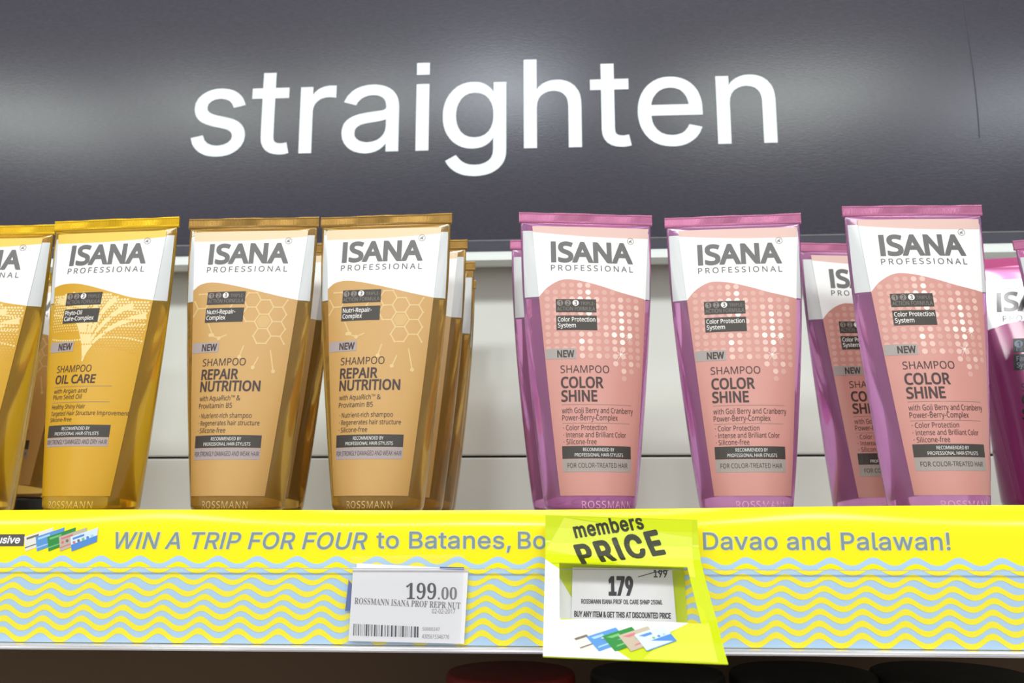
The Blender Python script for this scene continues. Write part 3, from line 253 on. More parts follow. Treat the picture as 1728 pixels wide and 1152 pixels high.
class Shape:
    """flat artwork: 2-D points, faces, one material slot index per face"""
    def __init__(self):
        self.v = []; self.f = []; self.m = []
    def poly(self, pts, mi=0):
        b = len(self.v); self.v += [tuple(p) for p in pts]; self.f.append(tuple(range(b, b + len(pts)))); self.m.append(mi)
    def union(self, q=0.1):
        nv, nf, nm = [], [], []
        for m in sorted(set(self.m)):
            V = [Vector((p[0] * q, p[1] * q)) for p in self.v]
            ov, of = union2d(V, [fc for fc, k in zip(self.f, self.m) if k == m])
            b = len(nv); nv += [(p[0] / q, p[1] / q) for p in ov]
            nf += [tuple(b + i for i in fc) for fc in of]; nm += [m] * len(of)
        self.v, self.f, self.m = nv, nf, nm
        return self
    def refine(self, L):
        """splits long triangles so that flat artwork can follow a curved surface"""
        tri = []
        for fc, m in zip(self.f, self.m):
            for k in range(1, len(fc) - 1): tri.append((fc[0], fc[k], fc[k + 1], m))
        mids = {}
        d = lambda a, b: math.hypot(self.v[a][0] - self.v[b][0], self.v[a][1] - self.v[b][1])
        def mid(a, b):
            k = (min(a, b), max(a, b))
            if k not in mids:
                mids[k] = len(self.v)
                self.v.append(((self.v[a][0] + self.v[b][0]) / 2, (self.v[a][1] + self.v[b][1]) / 2))
            return mids[k]
        done = []
        while tri:
            a, b, c, m = tri.pop()
            e = max(((d(a, b), a, b, c), (d(b, c), b, c, a), (d(c, a), c, a, b)))
            if e[0] <= L: done.append((a, b, c, m)); continue
            q = mid(e[1], e[2])
            tri.append((e[1], q, e[3], m)); tri.append((q, e[2], e[3], m))
        self.f = [t[:3] for t in done]; self.m = [t[3] for t in done]
        return self
    def rect(self, x0, y0, x1, y1, mi=0, n=1, sx=0.0):
        for i in range(n):
            a, b = x0 + (x1 - x0) * i / n, x0 + (x1 - x0) * (i + 1) / n
            self.poly([(a, y0), (b, y0), (b + sx, y1), (a + sx, y1)], mi)
    def disc(self, x, y, r, mi=0, n=12, ry=None):
        ry = ry or r
        self.poly([(x + r * math.cos(2 * math.pi * i / n), y + ry * math.sin(2 * math.pi * i / n)) for i in range(n)], mi)
    def ring(self, x, y, r0, r1, mi=0, n=16):
        for i in range(n):
            a, b = 2 * math.pi * i / n, 2 * math.pi * (i + 1) / n
            self.poly([(x + r0 * math.cos(a), y + r0 * math.sin(a)), (x + r1 * math.cos(a), y + r1 * math.sin(a)),
                       (x + r1 * math.cos(b), y + r1 * math.sin(b)), (x + r0 * math.cos(b), y + r0 * math.sin(b))], mi)
    def line(self, pts, w, mi=0, w1=None, caps=False):
        n = len(pts)
        L, Rr = [], []
        for i, p in enumerate(pts):
            a = pts[max(i - 1, 0)]; b = pts[min(i + 1, n - 1)]
            dx, dy = b[0] - a[0], b[1] - a[1]; d = math.hypot(dx, dy) or 1
            ww = w if w1 is None else w + (w1 - w) * i / (n - 1)
            L.append((p[0] - dy / d * ww / 2, p[1] + dx / d * ww / 2)); Rr.append((p[0] + dy / d * ww / 2, p[1] - dx / d * ww / 2))
        for i in range(n - 1):
            self.poly([Rr[i], Rr[i + 1], L[i + 1], L[i]], mi)
        if caps:
            self.disc(*pts[0], w / 2, mi); self.disc(*pts[-1], (w1 or w) / 2, mi)
    def text(self, s, x0, y0, cap, x1=None, font='N', mi=0, bold=0.0, shear=0.0, track=0.0, rot=0.0, xs=1.0, round_=False):
        """cap height in drawing units; x1 fits the run between x0 and x1"""
        k = cap / cap_height(font)
        pen, items, lo, hi = 0.0, [], None, 0
        for ch in s:
            adv, loops, tris = glyph(font, ch)
            if loops:
                xs_ = [p[0] for l in loops for p in l]
                lo = pen + min(xs_) if lo is None else lo
                hi = pen + max(xs_)
            items.append((pen, loops, tris)); pen += adv + track
        lo = lo or 0
        kx = k * xs if x1 is None else (x1 - x0 - bold * cap) / max(hi - lo, 1e-6)
        ox = bold * cap / 2 if x1 is not None else 0
        cr, sr = math.cos(rot), math.sin(rot)
        def T(px, py):
            X = (px - lo) * kx + ox + py * k * shear; Y = py * k
            return (x0 + X * cr - Y * sr, y0 + X * sr + Y * cr)
        w = bold * cap
        for pen, loops, tris in items:
            if not loops: continue
            flat = [T(pen + p[0], p[1]) for l in loops for p in l]
            if w <= 0 and len(loops) == 1:
                b = len(self.v); self.v += flat
                for t in tris:
                    self.f.append((b + t[0], b + t[1], b + t[2])); self.m.append(mi)
                continue
            # heavier stroke: union of the letter with a band along its outline
            q = 1.0 / cap
            V = [Vector((p[0] * q, p[1] * q)) for p in flat]; F = []; rings = []; n0 = 0
            for l in loops:
                rings.append(list(range(n0, n0 + len(l)))); n0 += len(l)
            def face(pts):
                n0 = len(V); V.extend(Vector((p[0] * q, p[1] * q)) for p in pts); F.append(list(range(n0, n0 + len(pts))))
            if w > 0:
                for l in loops:
                    P = [T(pen + p[0], p[1]) for p in l]; n = len(P)
                    for i in range(n):
                        a, c = P[i], P[(i + 1) % n]
                        dx, dy = c[0] - a[0], c[1] - a[1]; d = math.hypot(dx, dy)
                        if d < 1e-9: continue
                        nx, ny = -dy / d * w / 2, dx / d * w / 2
                        face([(a[0] - nx, a[1] - ny), (c[0] - nx, c[1] - ny), (c[0] + nx, c[1] + ny), (a[0] + nx, a[1] + ny)])
                        z = P[i - 1]; ux, uy = a[0] - z[0], a[1] - z[1]; ud = math.hypot(ux, uy) or 1
                        cs = (ux * dx + uy * dy) / (ud * d)
                        if cs < 0.96:
                            if round_ or cs > 0.6:
                                face([(a[0] + w / 2 * math.cos(2 * math.pi * k / 10), a[1] + w / 2 * math.sin(2 * math.pi * k / 10)) for k in range(10)])
                            else:                     # square corner
                                e1 = (ux / ud * w / 2, uy / ud * w / 2); e2 = (-dx / d * w / 2, -dy / d * w / 2)
                                face([(a[0] + sx * e1[0] + sy * e2[0], a[1] + sx * e1[1] + sy * e2[1]) for sx, sy in ((-1, -1), (1, -1), (1, 1), (-1, 1))])
            ov, of = union2d(V, F, rings)
            b = len(self.v); self.v += [(p[0] / q, p[1] / q) for p in ov]
            for t in of:
                self.f.append(tuple(b + k for k in t)); self.m.append(mi)
        return self

def link(name, verts, faces, mats, parent=None, mi=None, smooth=False):
    me = bpy.data.meshes.new(name)
    me.from_pydata([tuple(map(float, v)) for v in verts], [], faces)
    for m in (mats if isinstance(mats, (list, tuple)) else [mats]):
        me.materials.append(m)
    if mi is not None:
        me.polygons.foreach_set('material_index', np.array(mi, dtype=np.int32))
    if smooth:
        me.polygons.foreach_set('use_smooth', np.ones(len(me.polygons), dtype=bool))
    me.update()
    o = bpy.data.objects.new(name, me); COL.objects.link(o)
    if parent is not None:
        o.parent = parent
    return o

def tag(o, label=None, cat=None, group=None, kind=None):
    for k, v in (('label', label), ('category', cat), ('group', group), ('kind', kind)):
        if v: o[k] = v
    return o

def empty(name, loc, label, cat, group=None, rz=0.0):
    o = bpy.data.objects.new(name, None); COL.objects.link(o); o.empty_display_size = 0.01
    o.location = loc; o.rotation_euler = (0, 0, rz)
    return tag(o, label, cat, group)

def box(name, x0, y0, z0, x1, y1, z1, m, parent=None, bev=0.0, loc=None):
    """box with a small chamfer on every edge"""
    import bmesh
    bm = bmesh.new()
    bmesh.ops.create_cube(bm, size=1)
    for v in bm.verts:
        v.co = ((x0 + x1) / 2 + v.co.x * (x1 - x0), (y0 + y1) / 2 + v.co.y * (y1 - y0), (z0 + z1) / 2 + v.co.z * (z1 - z0))
    if bev:
        bmesh.ops.bevel(bm, geom=bm.edges[:], offset=bev, segments=2, affect='EDGES', profile=0.5)
    me = bpy.data.meshes.new(name); bm.to_mesh(me); bm.free(); me.materials.append(m)
    o = bpy.data.objects.new(name, me); COL.objects.link(o)
    if parent is not None: o.parent = parent
    return o

def extrude_profile(name, prof, x0, x1, m, parent=None, nx=1, smooth=False):
    """closed (y, z) outline swept along x, with end caps"""
    n = len(prof); v = []; f = []
    for i in range(nx + 1):
        x = x0 + (x1 - x0) * i / nx
        v += [(x, p[0], p[1]) for p in prof]
    for i in range(nx):
        for j in range(n):
            k = (j + 1) % n
            f.append((i * n + j, i * n + k, (i + 1) * n + k, (i + 1) * n + j))
    f.append(tuple(range(n - 1, -1, -1))); f.append(tuple(nx * n + j for j in range(n)))
    return link(name, v, f, m, parent, smooth=smooth)

def lathe(name, prof, m, parent=None, n=48, loc=(0, 0, 0), smooth=True):
    v = []; f = []
    for r, z in prof:
        for i in range(n):
            a = 2 * math.pi * i / n
            v.append((loc[0] + r * math.cos(a), loc[1] + r * math.sin(a), loc[2] + z))
    for j in range(len(prof) - 1):
        for i in range(n):
            k = (i + 1) % n
            f.append((j * n + i, j * n + k, (j + 1) * n + k, (j + 1) * n + i))
    f.append(tuple(range(n - 1, -1, -1))); f.append(tuple((len(prof) - 1) * n + i for i in range(n)))
    return link(name, v, f, m, parent, smooth=smooth)

# pixel helper used once to survey the photograph: a point at depth y on the sight line
fw = np.array([-math.sin(R_(YAW)) * math.cos(R_(PITCH)), math.cos(R_(YAW)) * math.cos(R_(PITCH)), math.sin(R_(PITCH))])
rt = np.cross(fw, [0, 0, 1]); rt /= np.linalg.norm(rt); up = np.cross(rt, fw)
def at(px, py, y):
    r = fw + rt * (px - 864) / FPX - up * (py - 576) / FPX
    p = r * y / r[1]
    return (float(p[0]), float(p[2]) + ZC)

# ------------------------------------------------------------------ the setting: back wall of the shelf bay
M_floor = mat('pale store floor tile', (176, 170, 160), 0.35, noise=0.05, scale=3)
M_ceil = mat('white ceiling board', (226, 226, 222), 0.8)
tag(box('floor', -3.5, -4.2, -1.30, 3.5, 1.0, -1.25, M_floor), kind='structure')
tag(box('ceiling', -3.5, -4.2, 2.45, 3.5, 1.0, 2.50, M_ceil), kind='structure')
M_panel = mat('cream painted steel', (234, 234, 229), 0.45, spec=0.3, noise=0.02, scale=8)
M_gap = mat('dark gap', (25, 22, 20), 0.8)
M_lower = mat('lower panel with shade in its brown', (116, 92, 72), 0.7, spec=0.2, noise=0.05, scale=6)  # shade beneath the tube shelf is put into this brown; the panel itself is pale
M_white = mat('white rail plastic', (228, 232, 230), 0.4)
YW = 0.70
wall = box('wall_back', -0.95, YW + 0.004, -1.25, 0.95, YW + 0.03, 2.45, M_gap); tag(wall, kind='structure')
SEAM = at(830, 770, YW)[1]
for z0, z1, m in ((SEAM + 0.0009, 0.74, M_panel), (-0.031, SEAM - 0.0009, M_panel), (-0.29, -0.033, M_lower)):
    box('panel', -0.94, YW, z0, 0.94, YW + 0.012, z1, m, wall, 0.0012)

# ------------------------------------------------------------------ curved sign above the tubes
def sign_y(z):
    return 0.660 + (z - 0.355) ** 2 / (2 * 1.3)
M_sign = bpy.data.materials.new('dark satin poster print'); M_sign.use_nodes = True
nt = M_sign.node_tree; b = nt.nodes['Principled BSDF']
b.inputs['Roughness'].default_value = 0.24; b.inputs['Specular IOR Level'].default_value = 0.42
tc = nt.nodes.new('ShaderNodeTexCoord'); mp = nt.nodes.new('ShaderNodeMapping'); mp.inputs['Scale'].default_value = (250, 250, 1100)
n1 = nt.nodes.new('ShaderNodeTexNoise'); n1.inputs['Scale'].default_value = 1.0; n1.inputs['Detail'].default_value = 5
nt.links.new(tc.outputs['Object'], mp.inputs[0]); nt.links.new(mp.outputs[0], n1.inputs['Vector'])
rp = nt.nodes.new('ShaderNodeValToRGB'); rp.color_ramp.elements[0].color = lin((48, 45, 57)); rp.color_ramp.elements[1].color = lin((58, 54, 67))
rp.color_ramp.elements[0].position = 0.3; rp.color_ramp.elements[1].position = 0.7
nt.links.new(n1.outputs['Fac'], rp.inputs[0]); nt.links.new(rp.outputs[0], b.inputs['Base Color'])
bp = nt.nodes.new('ShaderNodeBump'); bp.inputs['Strength'].default_value = 0.12; bp.inputs['Distance'].default_value = 0.0004
nt.links.new(n1.outputs['Fac'], bp.inputs['Height']); nt.links.new(bp.outputs['Normal'], b.inputs['Normal'])
M_letter = mat('white vinyl letters', (232, 238, 244), 0.45)
SB, ST = 0.2220, 0.56
sign = empty('header_sign', (0, 0, SB), 'long dark grey curved sign reading straighten above all the shampoo tubes', 'sign')
nz = 40
v = []; f = []
for dy in (0.0, 0.0012):                               # front and back sheets, smooth each on its own
    for i in range(nz + 1):
        z = SB + (ST - SB) * i / nz
        for x in (-0.93, 0.93): v.append((x, sign_y(z) + dy, z - SB))
q = 2 * (nz + 1)
for i in range(nz):
    a = 2 * i
    f.append((a, a + 1, a + 3, a + 2)); f.append((q + a, q + a + 2, q + a + 3, q + a + 1))
ns = len(f)
r0 = len(v); rim = [2 * i for i in range(nz + 1)] + [2 * i + 1 for i in range(nz, -1, -1)]
v += [v[i] for i in rim] + [v[q + i] for i in rim]; m_ = len(rim)
for i in range(m_):
    k = (i + 1) % m_; f.append((r0 + i, r0 + k, r0 + m_ + k, r0 + m_ + i))
po = link('poster', v, f, M_sign, sign)
po.data.polygons.foreach_set('use_smooth', np.array([i < ns for i in range(len(f))], dtype=bool))
sh = Shape()
zb = at(380, 262, 0.66)[1]
sh.text('straighten', -0.2973, zb + 0.0012, 0.0740, x1=0.1702, font='I', bold=0.02).refine(0.009)
link('lettering', [(x, sign_y(z) - 0.0003, z - SB) for x, z in sh.v], sh.f, M_letter, sign)
# faint upright crease in the poster
cx = at(1645, 150, 0.66)[0]
M_crease = mat('poster crease', (46, 44, 54), 0.5)
cz = [0.20 + 0.30 * i / 30 for i in range(5, 31)]
cv = []; cf = []
for i, z in enumerate(cz):
    xx = cx + 0.0012 * math.sin(i * 0.5) * 0.3
    w = 0.00035
    cv += [(xx - w, sign_y(z + 0.06) - 0.0002, z + 0.06 - SB), (xx + w, sign_y(z + 0.06) - 0.0002, z + 0.06 - SB)]
cf = [(2 * i, 2 * i + 1, 2 * i + 3, 2 * i + 2) for i in range(len(cz) - 1)]
link('crease', cv, cf, M_crease, sign)
# white rail with a clear lip that carries the sign
rail = empty('sign_rail', (0, 0, 0.2185), 'white rail with clear lip holding the dark sign along its foot', 'rail')
zt = at(830, 424.5, 0.656)[1] - 0.2185
zl = at(830, 438.5, 0.656)[1] - 0.2185
prof = [(0.656, zl), (0.6725, zl), (0.6725, zl + 0.004), (0.690, zl + 0.004), (0.690, zt + 0.002), (0.6745, zt + 0.002), (0.6745, zl + 0.0025), (0.6640, zl + 0.0025), (0.6640, zt), (0.656, zt)]
extrude_profile('channel', prof, -0.93, 0.93, M_white, rail)
M_clear = clear_plastic('clear rail lip', haze=0.01, rough=0.08, rate=0.5)
zlp = at(830, 405.5, 0.655)[1] - 0.2185
extrude_profile('clear_lip', [(0.6555, zt), (0.6562, zt), (0.6562, zlp), (0.6548, zlp + 0.0004), (0.6548, zlp - 0.0006), (0.6555, zlp - 0.0008)], -0.93, 0.93, M_clear, rail)
M_brk = mat('grey rail bracket', (150, 150, 148), 0.5)
for x in (-0.85, 0.85):
    box('bracket', x - 0.02, 0.690, zl + 0.001, x + 0.02, YW + 0.001, zl + 0.012, M_brk, rail)

# ------------------------------------------------------------------ the shelf
M_shelf = mat('grey painted shelf steel', (190, 190, 186), 0.45, noise=0.03, scale=12)
shelf = empty('store_shelf', (0, 0.57, 0), 'long grey metal shelf board carrying all the shampoo tubes', 'shelf')
sb = box('shelf_board', -0.93, 0.4445 - 0.57, -0.030, 0.93, YW - 0.0005 - 0.57, 0.0, M_shelf, shelf, 0.001)
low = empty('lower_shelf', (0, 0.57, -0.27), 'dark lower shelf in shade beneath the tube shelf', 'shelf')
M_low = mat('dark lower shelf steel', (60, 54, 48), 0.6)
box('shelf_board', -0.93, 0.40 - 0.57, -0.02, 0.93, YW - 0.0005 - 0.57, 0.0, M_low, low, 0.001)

# ------------------------------------------------------------------ tubes
RB, HT, CR = 0.02426, 0.168, 0.0058
PERI = 2 * math.pi * RB
def ell_a(b):
    lo, hi = RB * 0.9, PERI / 4 + 1e-4
    for _ in range(40):
        a = (lo + hi) / 2; h = ((a - b) / (a + b)) ** 2
        if math.pi * (a + b) * (1 + 3 * h / (10 + math.sqrt(4 - 3 * h))) < PERI: lo = a
        else: hi = a
    return lo
ZR = np.array([0, 0.15, 0.5, 1.0, 1.8, 2.8, 4.0] + list(np.linspace(7, 150, 40)) + [153, 156, 158.5, 160, 161, 161.6, 162, 162.3, 162.6]) / 1000
NU = 241
UG = np.linspace(-PERI / 2, PERI / 2, NU)
TX = np.zeros((len(ZR), NU)); TY = np.zeros((len(ZR), NU))
for i, z in enumerate(ZR):
    t = min(z / (HT - CR), 1)
    dd = max(HT - CR - z, 0)
    bb = max(RB * (1 - t) ** 0.93, 0.0005) + 0.0012 * (1 - math.exp(-dd / 0.0012)) * math.exp(-dd / 0.02); aa = ell_a(bb)
    ph = np.linspace(-math.pi, math.pi, 1441)
    x, y = aa * np.sin(ph), -bb * np.cos(ph)
    L = np.concatenate([[0], np.cumsum(np.hypot(np.diff(x), np.diff(y)))]); L -= L[720]
    L *= (PERI / 2) / L[-1]
    k = 1.0
    if z < 0.004: k = 1 - (0.004 - math.sqrt(max(0.004 ** 2 - (0.004 - z) ** 2, 0))) / RB * 0.9
    pp = np.interp(UG, L, ph)
    TX[i] = aa * np.sin(pp) * k; TY[i] = -bb * np.cos(pp) * k

def surf0(u, z):
    u = np.asarray(u, float); z = np.asarray(z, float)
    fi = np.interp(z, ZR, np.arange(len(ZR))); i0 = np.clip(fi.astype(int), 0, len(ZR) - 2); wi = fi - i0
    fj = (u + PERI / 2) / PERI * (NU - 1); j0 = np.clip(np.floor(fj).astype(int), 0, NU - 2); wj = fj - j0
    def g(T):
        return (T[i0, j0] * (1 - wi) * (1 - wj) + T[i0 + 1, j0] * wi * (1 - wj) + T[i0, j0 + 1] * (1 - wi) * wj + T[i0 + 1, j0 + 1] * wi * wj)
    return np.stack([g(TX), g(TY), z], -1)

def surf(u, z, off):
    e = 0.0012
    du = surf0(np.asarray(u) + e, z) - surf0(np.asarray(u) - e, z)
    dz = surf0(u, np.minimum(np.asarray(z) + e, ZR[-1])) - surf0(u, np.maximum(np.asarray(z) - e, 0))
    n = np.cross(du, dz)
    n /= np.linalg.norm(n, axis=-1, keepdims=True) + 1e-12
    return surf0(u, z) + n * off

def on_tube(shape, off, du=0.0):
    a = np.array(shape.v) / 1000
    return surf(a[:, 0] + du / 1000, a[:, 1], off)

M_cap = mat('black cap plastic', (22, 20, 20), 0.35)
M_ltext = mat('dark brown label print', (66, 46, 44), 0.5)
M_brand = mat('charcoal brand print', (98, 95, 95), 0.4)
M_bdg = mat('dark badge print', (60, 52, 48), 0.5)
M_wtext = mat('white badge print', (235, 228, 224), 0.5)
M_gtext = mat('grey badge print', (134, 122, 116), 0.5)
M_lwhite = mat('white label film', (240, 238, 238), 0.38, bump=('noise', 60, 0.08, 0.002))
M_head = mat('white tube head print', (206, 206, 208), 0.2)

TYPES = {}
def make_type(kind, c):
    """builds one tube of a kind with all of its parts; returns its root"""
    T = dict(c)
    M_body = mat(kind + ' translucent tube', c['body'], 0.10, trans=c.get('trans', 0.8), ior=1.40, spec=0.5)
    M_crimp = mat(kind + ' foil seal', c['crimp'], c.get('crough', 0.35), metal=c.get('cmetal', 0.7), bump=('ribs', 420, 0.25, 0.0006))
    M_lab = mat(kind + ' label film', c['label'], 0.38, bump=('noise', 60, 0.08, 0.002))
    M_top = mat(kind + ' label head band', c['top'], 0.38)
    M_back = mat(kind + ' back label', c['label'], 0.5)
    M_band = mat(kind + ' grey claim band', c['grey'], 0.45)
    M_new = mat(kind + ' new flash', c['newc'], 0.45)
    M_emb = mat(kind + ' pale embossed letters', c['emb'], 0.25)
    root = empty('shampoo_tube', (0, 0, 0), '', 'tube', c['group'])
    zb = ZC * 1000 / 1000
    # body
    E1, E2 = 0.0362, 0.0400                            # the head print stops short of the side seams
    us = np.concatenate([np.linspace(-PERI / 2, -E2, 18), np.linspace(-E2, -E1, 4)[1:], np.linspace(-E1, E1, 36)[1:], np.linspace(E1, E2, 4)[1:], np.linspace(E2, PERI / 2, 18)[1:-1]])
    nu = len(us)
    zs = np.array(sorted(list(ZR[ZR < 0.116]) + [0.1176, 0.1215, 0.126, 0.131, 0.136, 0.141, 0.146, 0.150, 0.154, 0.1568] + list(ZR[ZR > 0.158])))
    v = []; f = []; mi = []
    for z in zs:
        p = surf0(us, np.full(nu, z)); v += [tuple(q) for q in p]
    for i in range(len(zs) - 1):
        for j in range(nu):
            k = (j + 1) % nu
            f.append((i * nu + j, i * nu + k, (i + 1) * nu + k, (i + 1) * nu + j))
            um = (us[j] + (us[k] if k else PERI / 2)) / 2
            mi.append(1 if 0.117 < (zs[i] + zs[i + 1]) / 2 < 0.1568 and not E1 < abs(um) < E2 else 0)
    f.append(tuple(range(nu - 1, -1, -1))); f.append(tuple((len(zs) - 1) * nu + j for j in range(nu))); mi += [0, 0]
    body = link('tube_body', v, f, [M_body, M_head], root, mi, smooth=True)
    body.location.z = zb
    # seal
    wv = PERI / 4 + 0.0003; n = 40; v = []; f = []
    rows = [(HT - CR - 0.0004, 0.0006), (HT - CR + 0.0002, 0.00075), (HT - CR + 0.0012, 0.0005), (HT - 0.0012, 0.0005), (HT - 0.0007, 0.0006), (HT, 0.0005)]
    for z, t in rows:
        for i in range(n + 1):
            x = -wv + 2 * wv * i / n
            yo = (0.0004 * math.sin(i * 0.27) + 0.0002 * math.sin(i * 0.83 + 1)) * max(z - (HT - CR), 0) / CR
            v.append((x, yo - t, z))
        for i in range(n, -1, -1):
            x = -wv + 2 * wv * i / n
            yo = (0.0004 * math.sin(i * 0.27) + 0.0002 * math.sin(i * 0.83 + 1)) * max(z - (HT - CR), 0) / CR
            v.append((x, yo + t, z))
    q = 2 * (n + 1)
    for r in range(len(rows) - 1):
        for i in range(q):
            k = (i + 1) % q
            f.append((r * q + i, r * q + k, (r + 1) * q + k, (r + 1) * q + i))
    f.append(tuple(range(q - 1, -1, -1))); f.append(tuple((len(rows) - 1) * q + i for i in range(q)))
    link('crimp_seal', v, f, M_crimp, root).location.z = zb
    # cap
    cp = [(0.0212, 0.0), (0.0218, 0.0006), (0.0220, 0.0015), (0.0220, zb - 0.0018), (0.0215, zb - 0.0006), (0.0205, zb + 0.0002)]
    lathe('cap', cp, M_cap, root)
    # front label
    du = c['du']
    half = lambda z: 22.0 + 0.0715 * z
    wz = c['wave']; wu, ww = [p[0] for p in wz], [p[1] for p in wz]
    def wave(un):                                # un in -1..1
        x = un * 30.3
        # smooth interpolation
        xs = np.array(wu); i = int(np.clip(np.searchsorted(xs, x) - 1, 0, len(xs) - 2))
        t = (x - xs[i]) / (xs[i + 1] - xs[i]); t = min(max(t, 0), 1)
        m0 = (ww[min(i + 1, len(ww) - 1)] - ww[max(i - 1, 0)]) / (xs[min(i + 1, len(ww) - 1)] - xs[max(i - 1, 0)])
        m1 = (ww[min(i + 2, len(ww) - 1)] - ww[i]) / (xs[min(i + 2, len(ww) - 1)] - xs[i])
        h = xs[i + 1] - xs[i]
        return ((2 * t ** 3 - 3 * t ** 2 + 1) * ww[i] + (t ** 3 - 2 * t ** 2 + t) * h * m0 + (-2 * t ** 3 + 3 * t ** 2) * ww[i + 1] + (t ** 3 - t ** 2) * h * m1)
    topb = lambda un: 153.6 + c.get('tb', 0.0) * un + 1.2 * un * un
    nc = 44
    rnd = random.Random(5)
    def sheet(front):
        v = []; f = []; mi = []
        zones = [(lambda un: 8.6, wave, 26, 0), (wave, topb, 10, 1), (topb, lambda un: 159.6, 3, 2)]
        for lo, hi, nr, m in zones:
            b0 = len(v)
            for r in range(nr + 1):
                for i in range(nc + 1):
                    un = -1 + 2 * i / nc
                    z = lo(un) + (hi(un) - lo(un)) * r / nr
                    v.append((un * half(z), z))
            for r in range(nr):
                for i in range(nc):
                    a = b0 + r * (nc + 1) + i
                    f.append((a, a + 1, a + nc + 2, a + nc + 1)); mi.append(m)
        return v, f, mi
    v, f, mi = sheet(True)
    a = np.array(v) / 1000
    fl = surf(a[:, 0] + du / 1000, a[:, 1], 0.00025)
    front = link('front_label', fl, f, [M_lab, M_lwhite, M_top], root, mi, smooth=True)
    front.location.z = zb
    ub = a[:, 0] + PERI / 2
    ub = np.where(ub > PERI / 2, ub - PERI, ub)
    # back label wraps the other side; the seam of the grid is handled by evaluating both wraps
    bl = surf((a[:, 0]), a[:, 1], 0.00025); bl[:, 0] *= -1; bl[:, 1] *= -1
    back = link('back_label', bl, f, [M_back, M_lwhite, M_top], root, mi, smooth=True)
    back.location.z = zb
    # artwork on the front label
    def art(name, shape, mats, off):
        if not shape.f: return None
        p = on_tube(shape, off, du)
        return link(name, p, shape.f, mats, front, shape.m)
    if c.get('pattern'):
        sh, ms = c['pattern'](half, wave, topb)
        art('pattern_print', sh, ms, 0.00031)
    zo = c['z']
    s = Shape()
    s.text('ISANA', -23.2, zo['isana'], 11.2, 23.2, bold=0.125)
    s.text('PROFESSIONAL', -23.4, zo['isana'] - 5.6, 3.3, 23.2, track=0.16, bold=0.02)
    art('brand_lettering', s, M_brand, 0.00040)
    s = Shape()
    ez = zo['isana'] + 13.2
    s.ring(22.6, ez, 1.75, 2.0); s.disc(22.4, ez - 0.2, 0.8, ry=0.45); s.line([(21.6, ez - 0.9), (22.6, ez + 0.5), (23.6, ez + 0.9)], 0.3); s.line([(22.2, ez), (23.3, ez - 1.0)], 0.3)
    art('emblem', s.union(), M_gtext, 0.00040)
    s = Shape()
    b1, b2 = zo['badge']
    s.rect(-21.2, b1, 1.1, b1 + 7.6, n=8); art('dark_badge', s, M_bdg, 0.00036); s = Shape()
    s.rect(-21.2, b2, 1.1, b2 + 8.4, n=8); art('dark_badge', s, M_bdg, 0.00036); s = Shape()
    s.rect(-20.2, zo['black'], 17.8, zo['black'] + 6.6, n=14)
    art('dark_band', s, M_bdg, 0.00036)
    s = Shape()
    for i, x in enumerate((-18.9, -14.6, -10.3)):
        s.disc(x, b1 + 5.4, 1.75, 1 if i < 2 else 2, 16)
        s.text(str(i + 1), x - 0.7, b1 + 4.2, 2.4, x + 0.7, mi=0, bold=0.08)
    s.text('TRIPLE-', -7.6, b1 + 4.2, 1.9, 0.4, mi=1); s.text('ACTION FORMULA', -20.6, b1 + 0.9, 2.2, 0.4, mi=1)
    art('badge_count', s, [M_bdg, M_gtext, M_wtext], 0.00044)
    s = Shape()
    for t, zz, x1 in zip(c['claim'], (b2 + 4.9, b2 + 1.5), c['claimx']):
        s.text(t, -20.4, zz, 2.5, x1, bold=0.03)
    art('badge_lettering', s, M_wtext, 0.00044); s = Shape()
    s.text('RECOMMENDED BY', -9.2, zo['black'] + 3.8, 1.75, 7.4); s.text('PROFESSIONAL HAIR-STYLISTS', -13.6, zo['black'] + 1.0, 1.75, 12.4)
    art('band_lettering', s, M_wtext, 0.00044)
    s = Shape()
    gz = zo['grey']
    s.rect(-20.2, gz[0], 17.8, gz[1], n=14)
    art('claim_band', s, M_band, 0.00035)
    s = Shape()
    nz_ = zo['new']; hl = half(nz_)
    s.rect(-hl + 0.3, nz_, -11.0, nz_ + 5.8, n=14)
    art('new_flash', s, M_new, 0.00035)
    s = Shape()
    s.text('NEW', -21.2, nz_ + 1.0, 3.7, -12.0, bold=0.09)
    art('flash_lettering', s, M_ltext, 0.00042); s = Shape()
    s.text(c['for'], c['forx'][0], (gz[0] + gz[1]) / 2 - 1.2, 2.4, c['forx'][1])
    art('claim_lettering', s, M_ltext, 0.00042)
    for part, low, high in (('product_lettering', 3.85, 99), ('detail_lettering', 0, 3.85)):
        s = Shape()
        for t, x0, zz, cap, x1, bold in c['lines']:
            if low <= cap < high: s.text(t, x0, zz, cap, x1, bold=bold)
        art(part, s, M_ltext, 0.00042)
    for zz, x1 in c['rules']:
        s = Shape(); s.rect(-19.6, zz, x1, zz + 0.22, n=10)
        art('rule_print', s, M_gtext, 0.00038)
    s = Shape(); s.text('ROSSMANN', c['ross'][0], 2.3, 3.6, c['ross'][1], track=0.05)
    o = link('embossed_lettering', on_tube(s, 0.00012), s.f, M_emb, root); o.location.z = zb
    TYPES[kind] = root
    return root

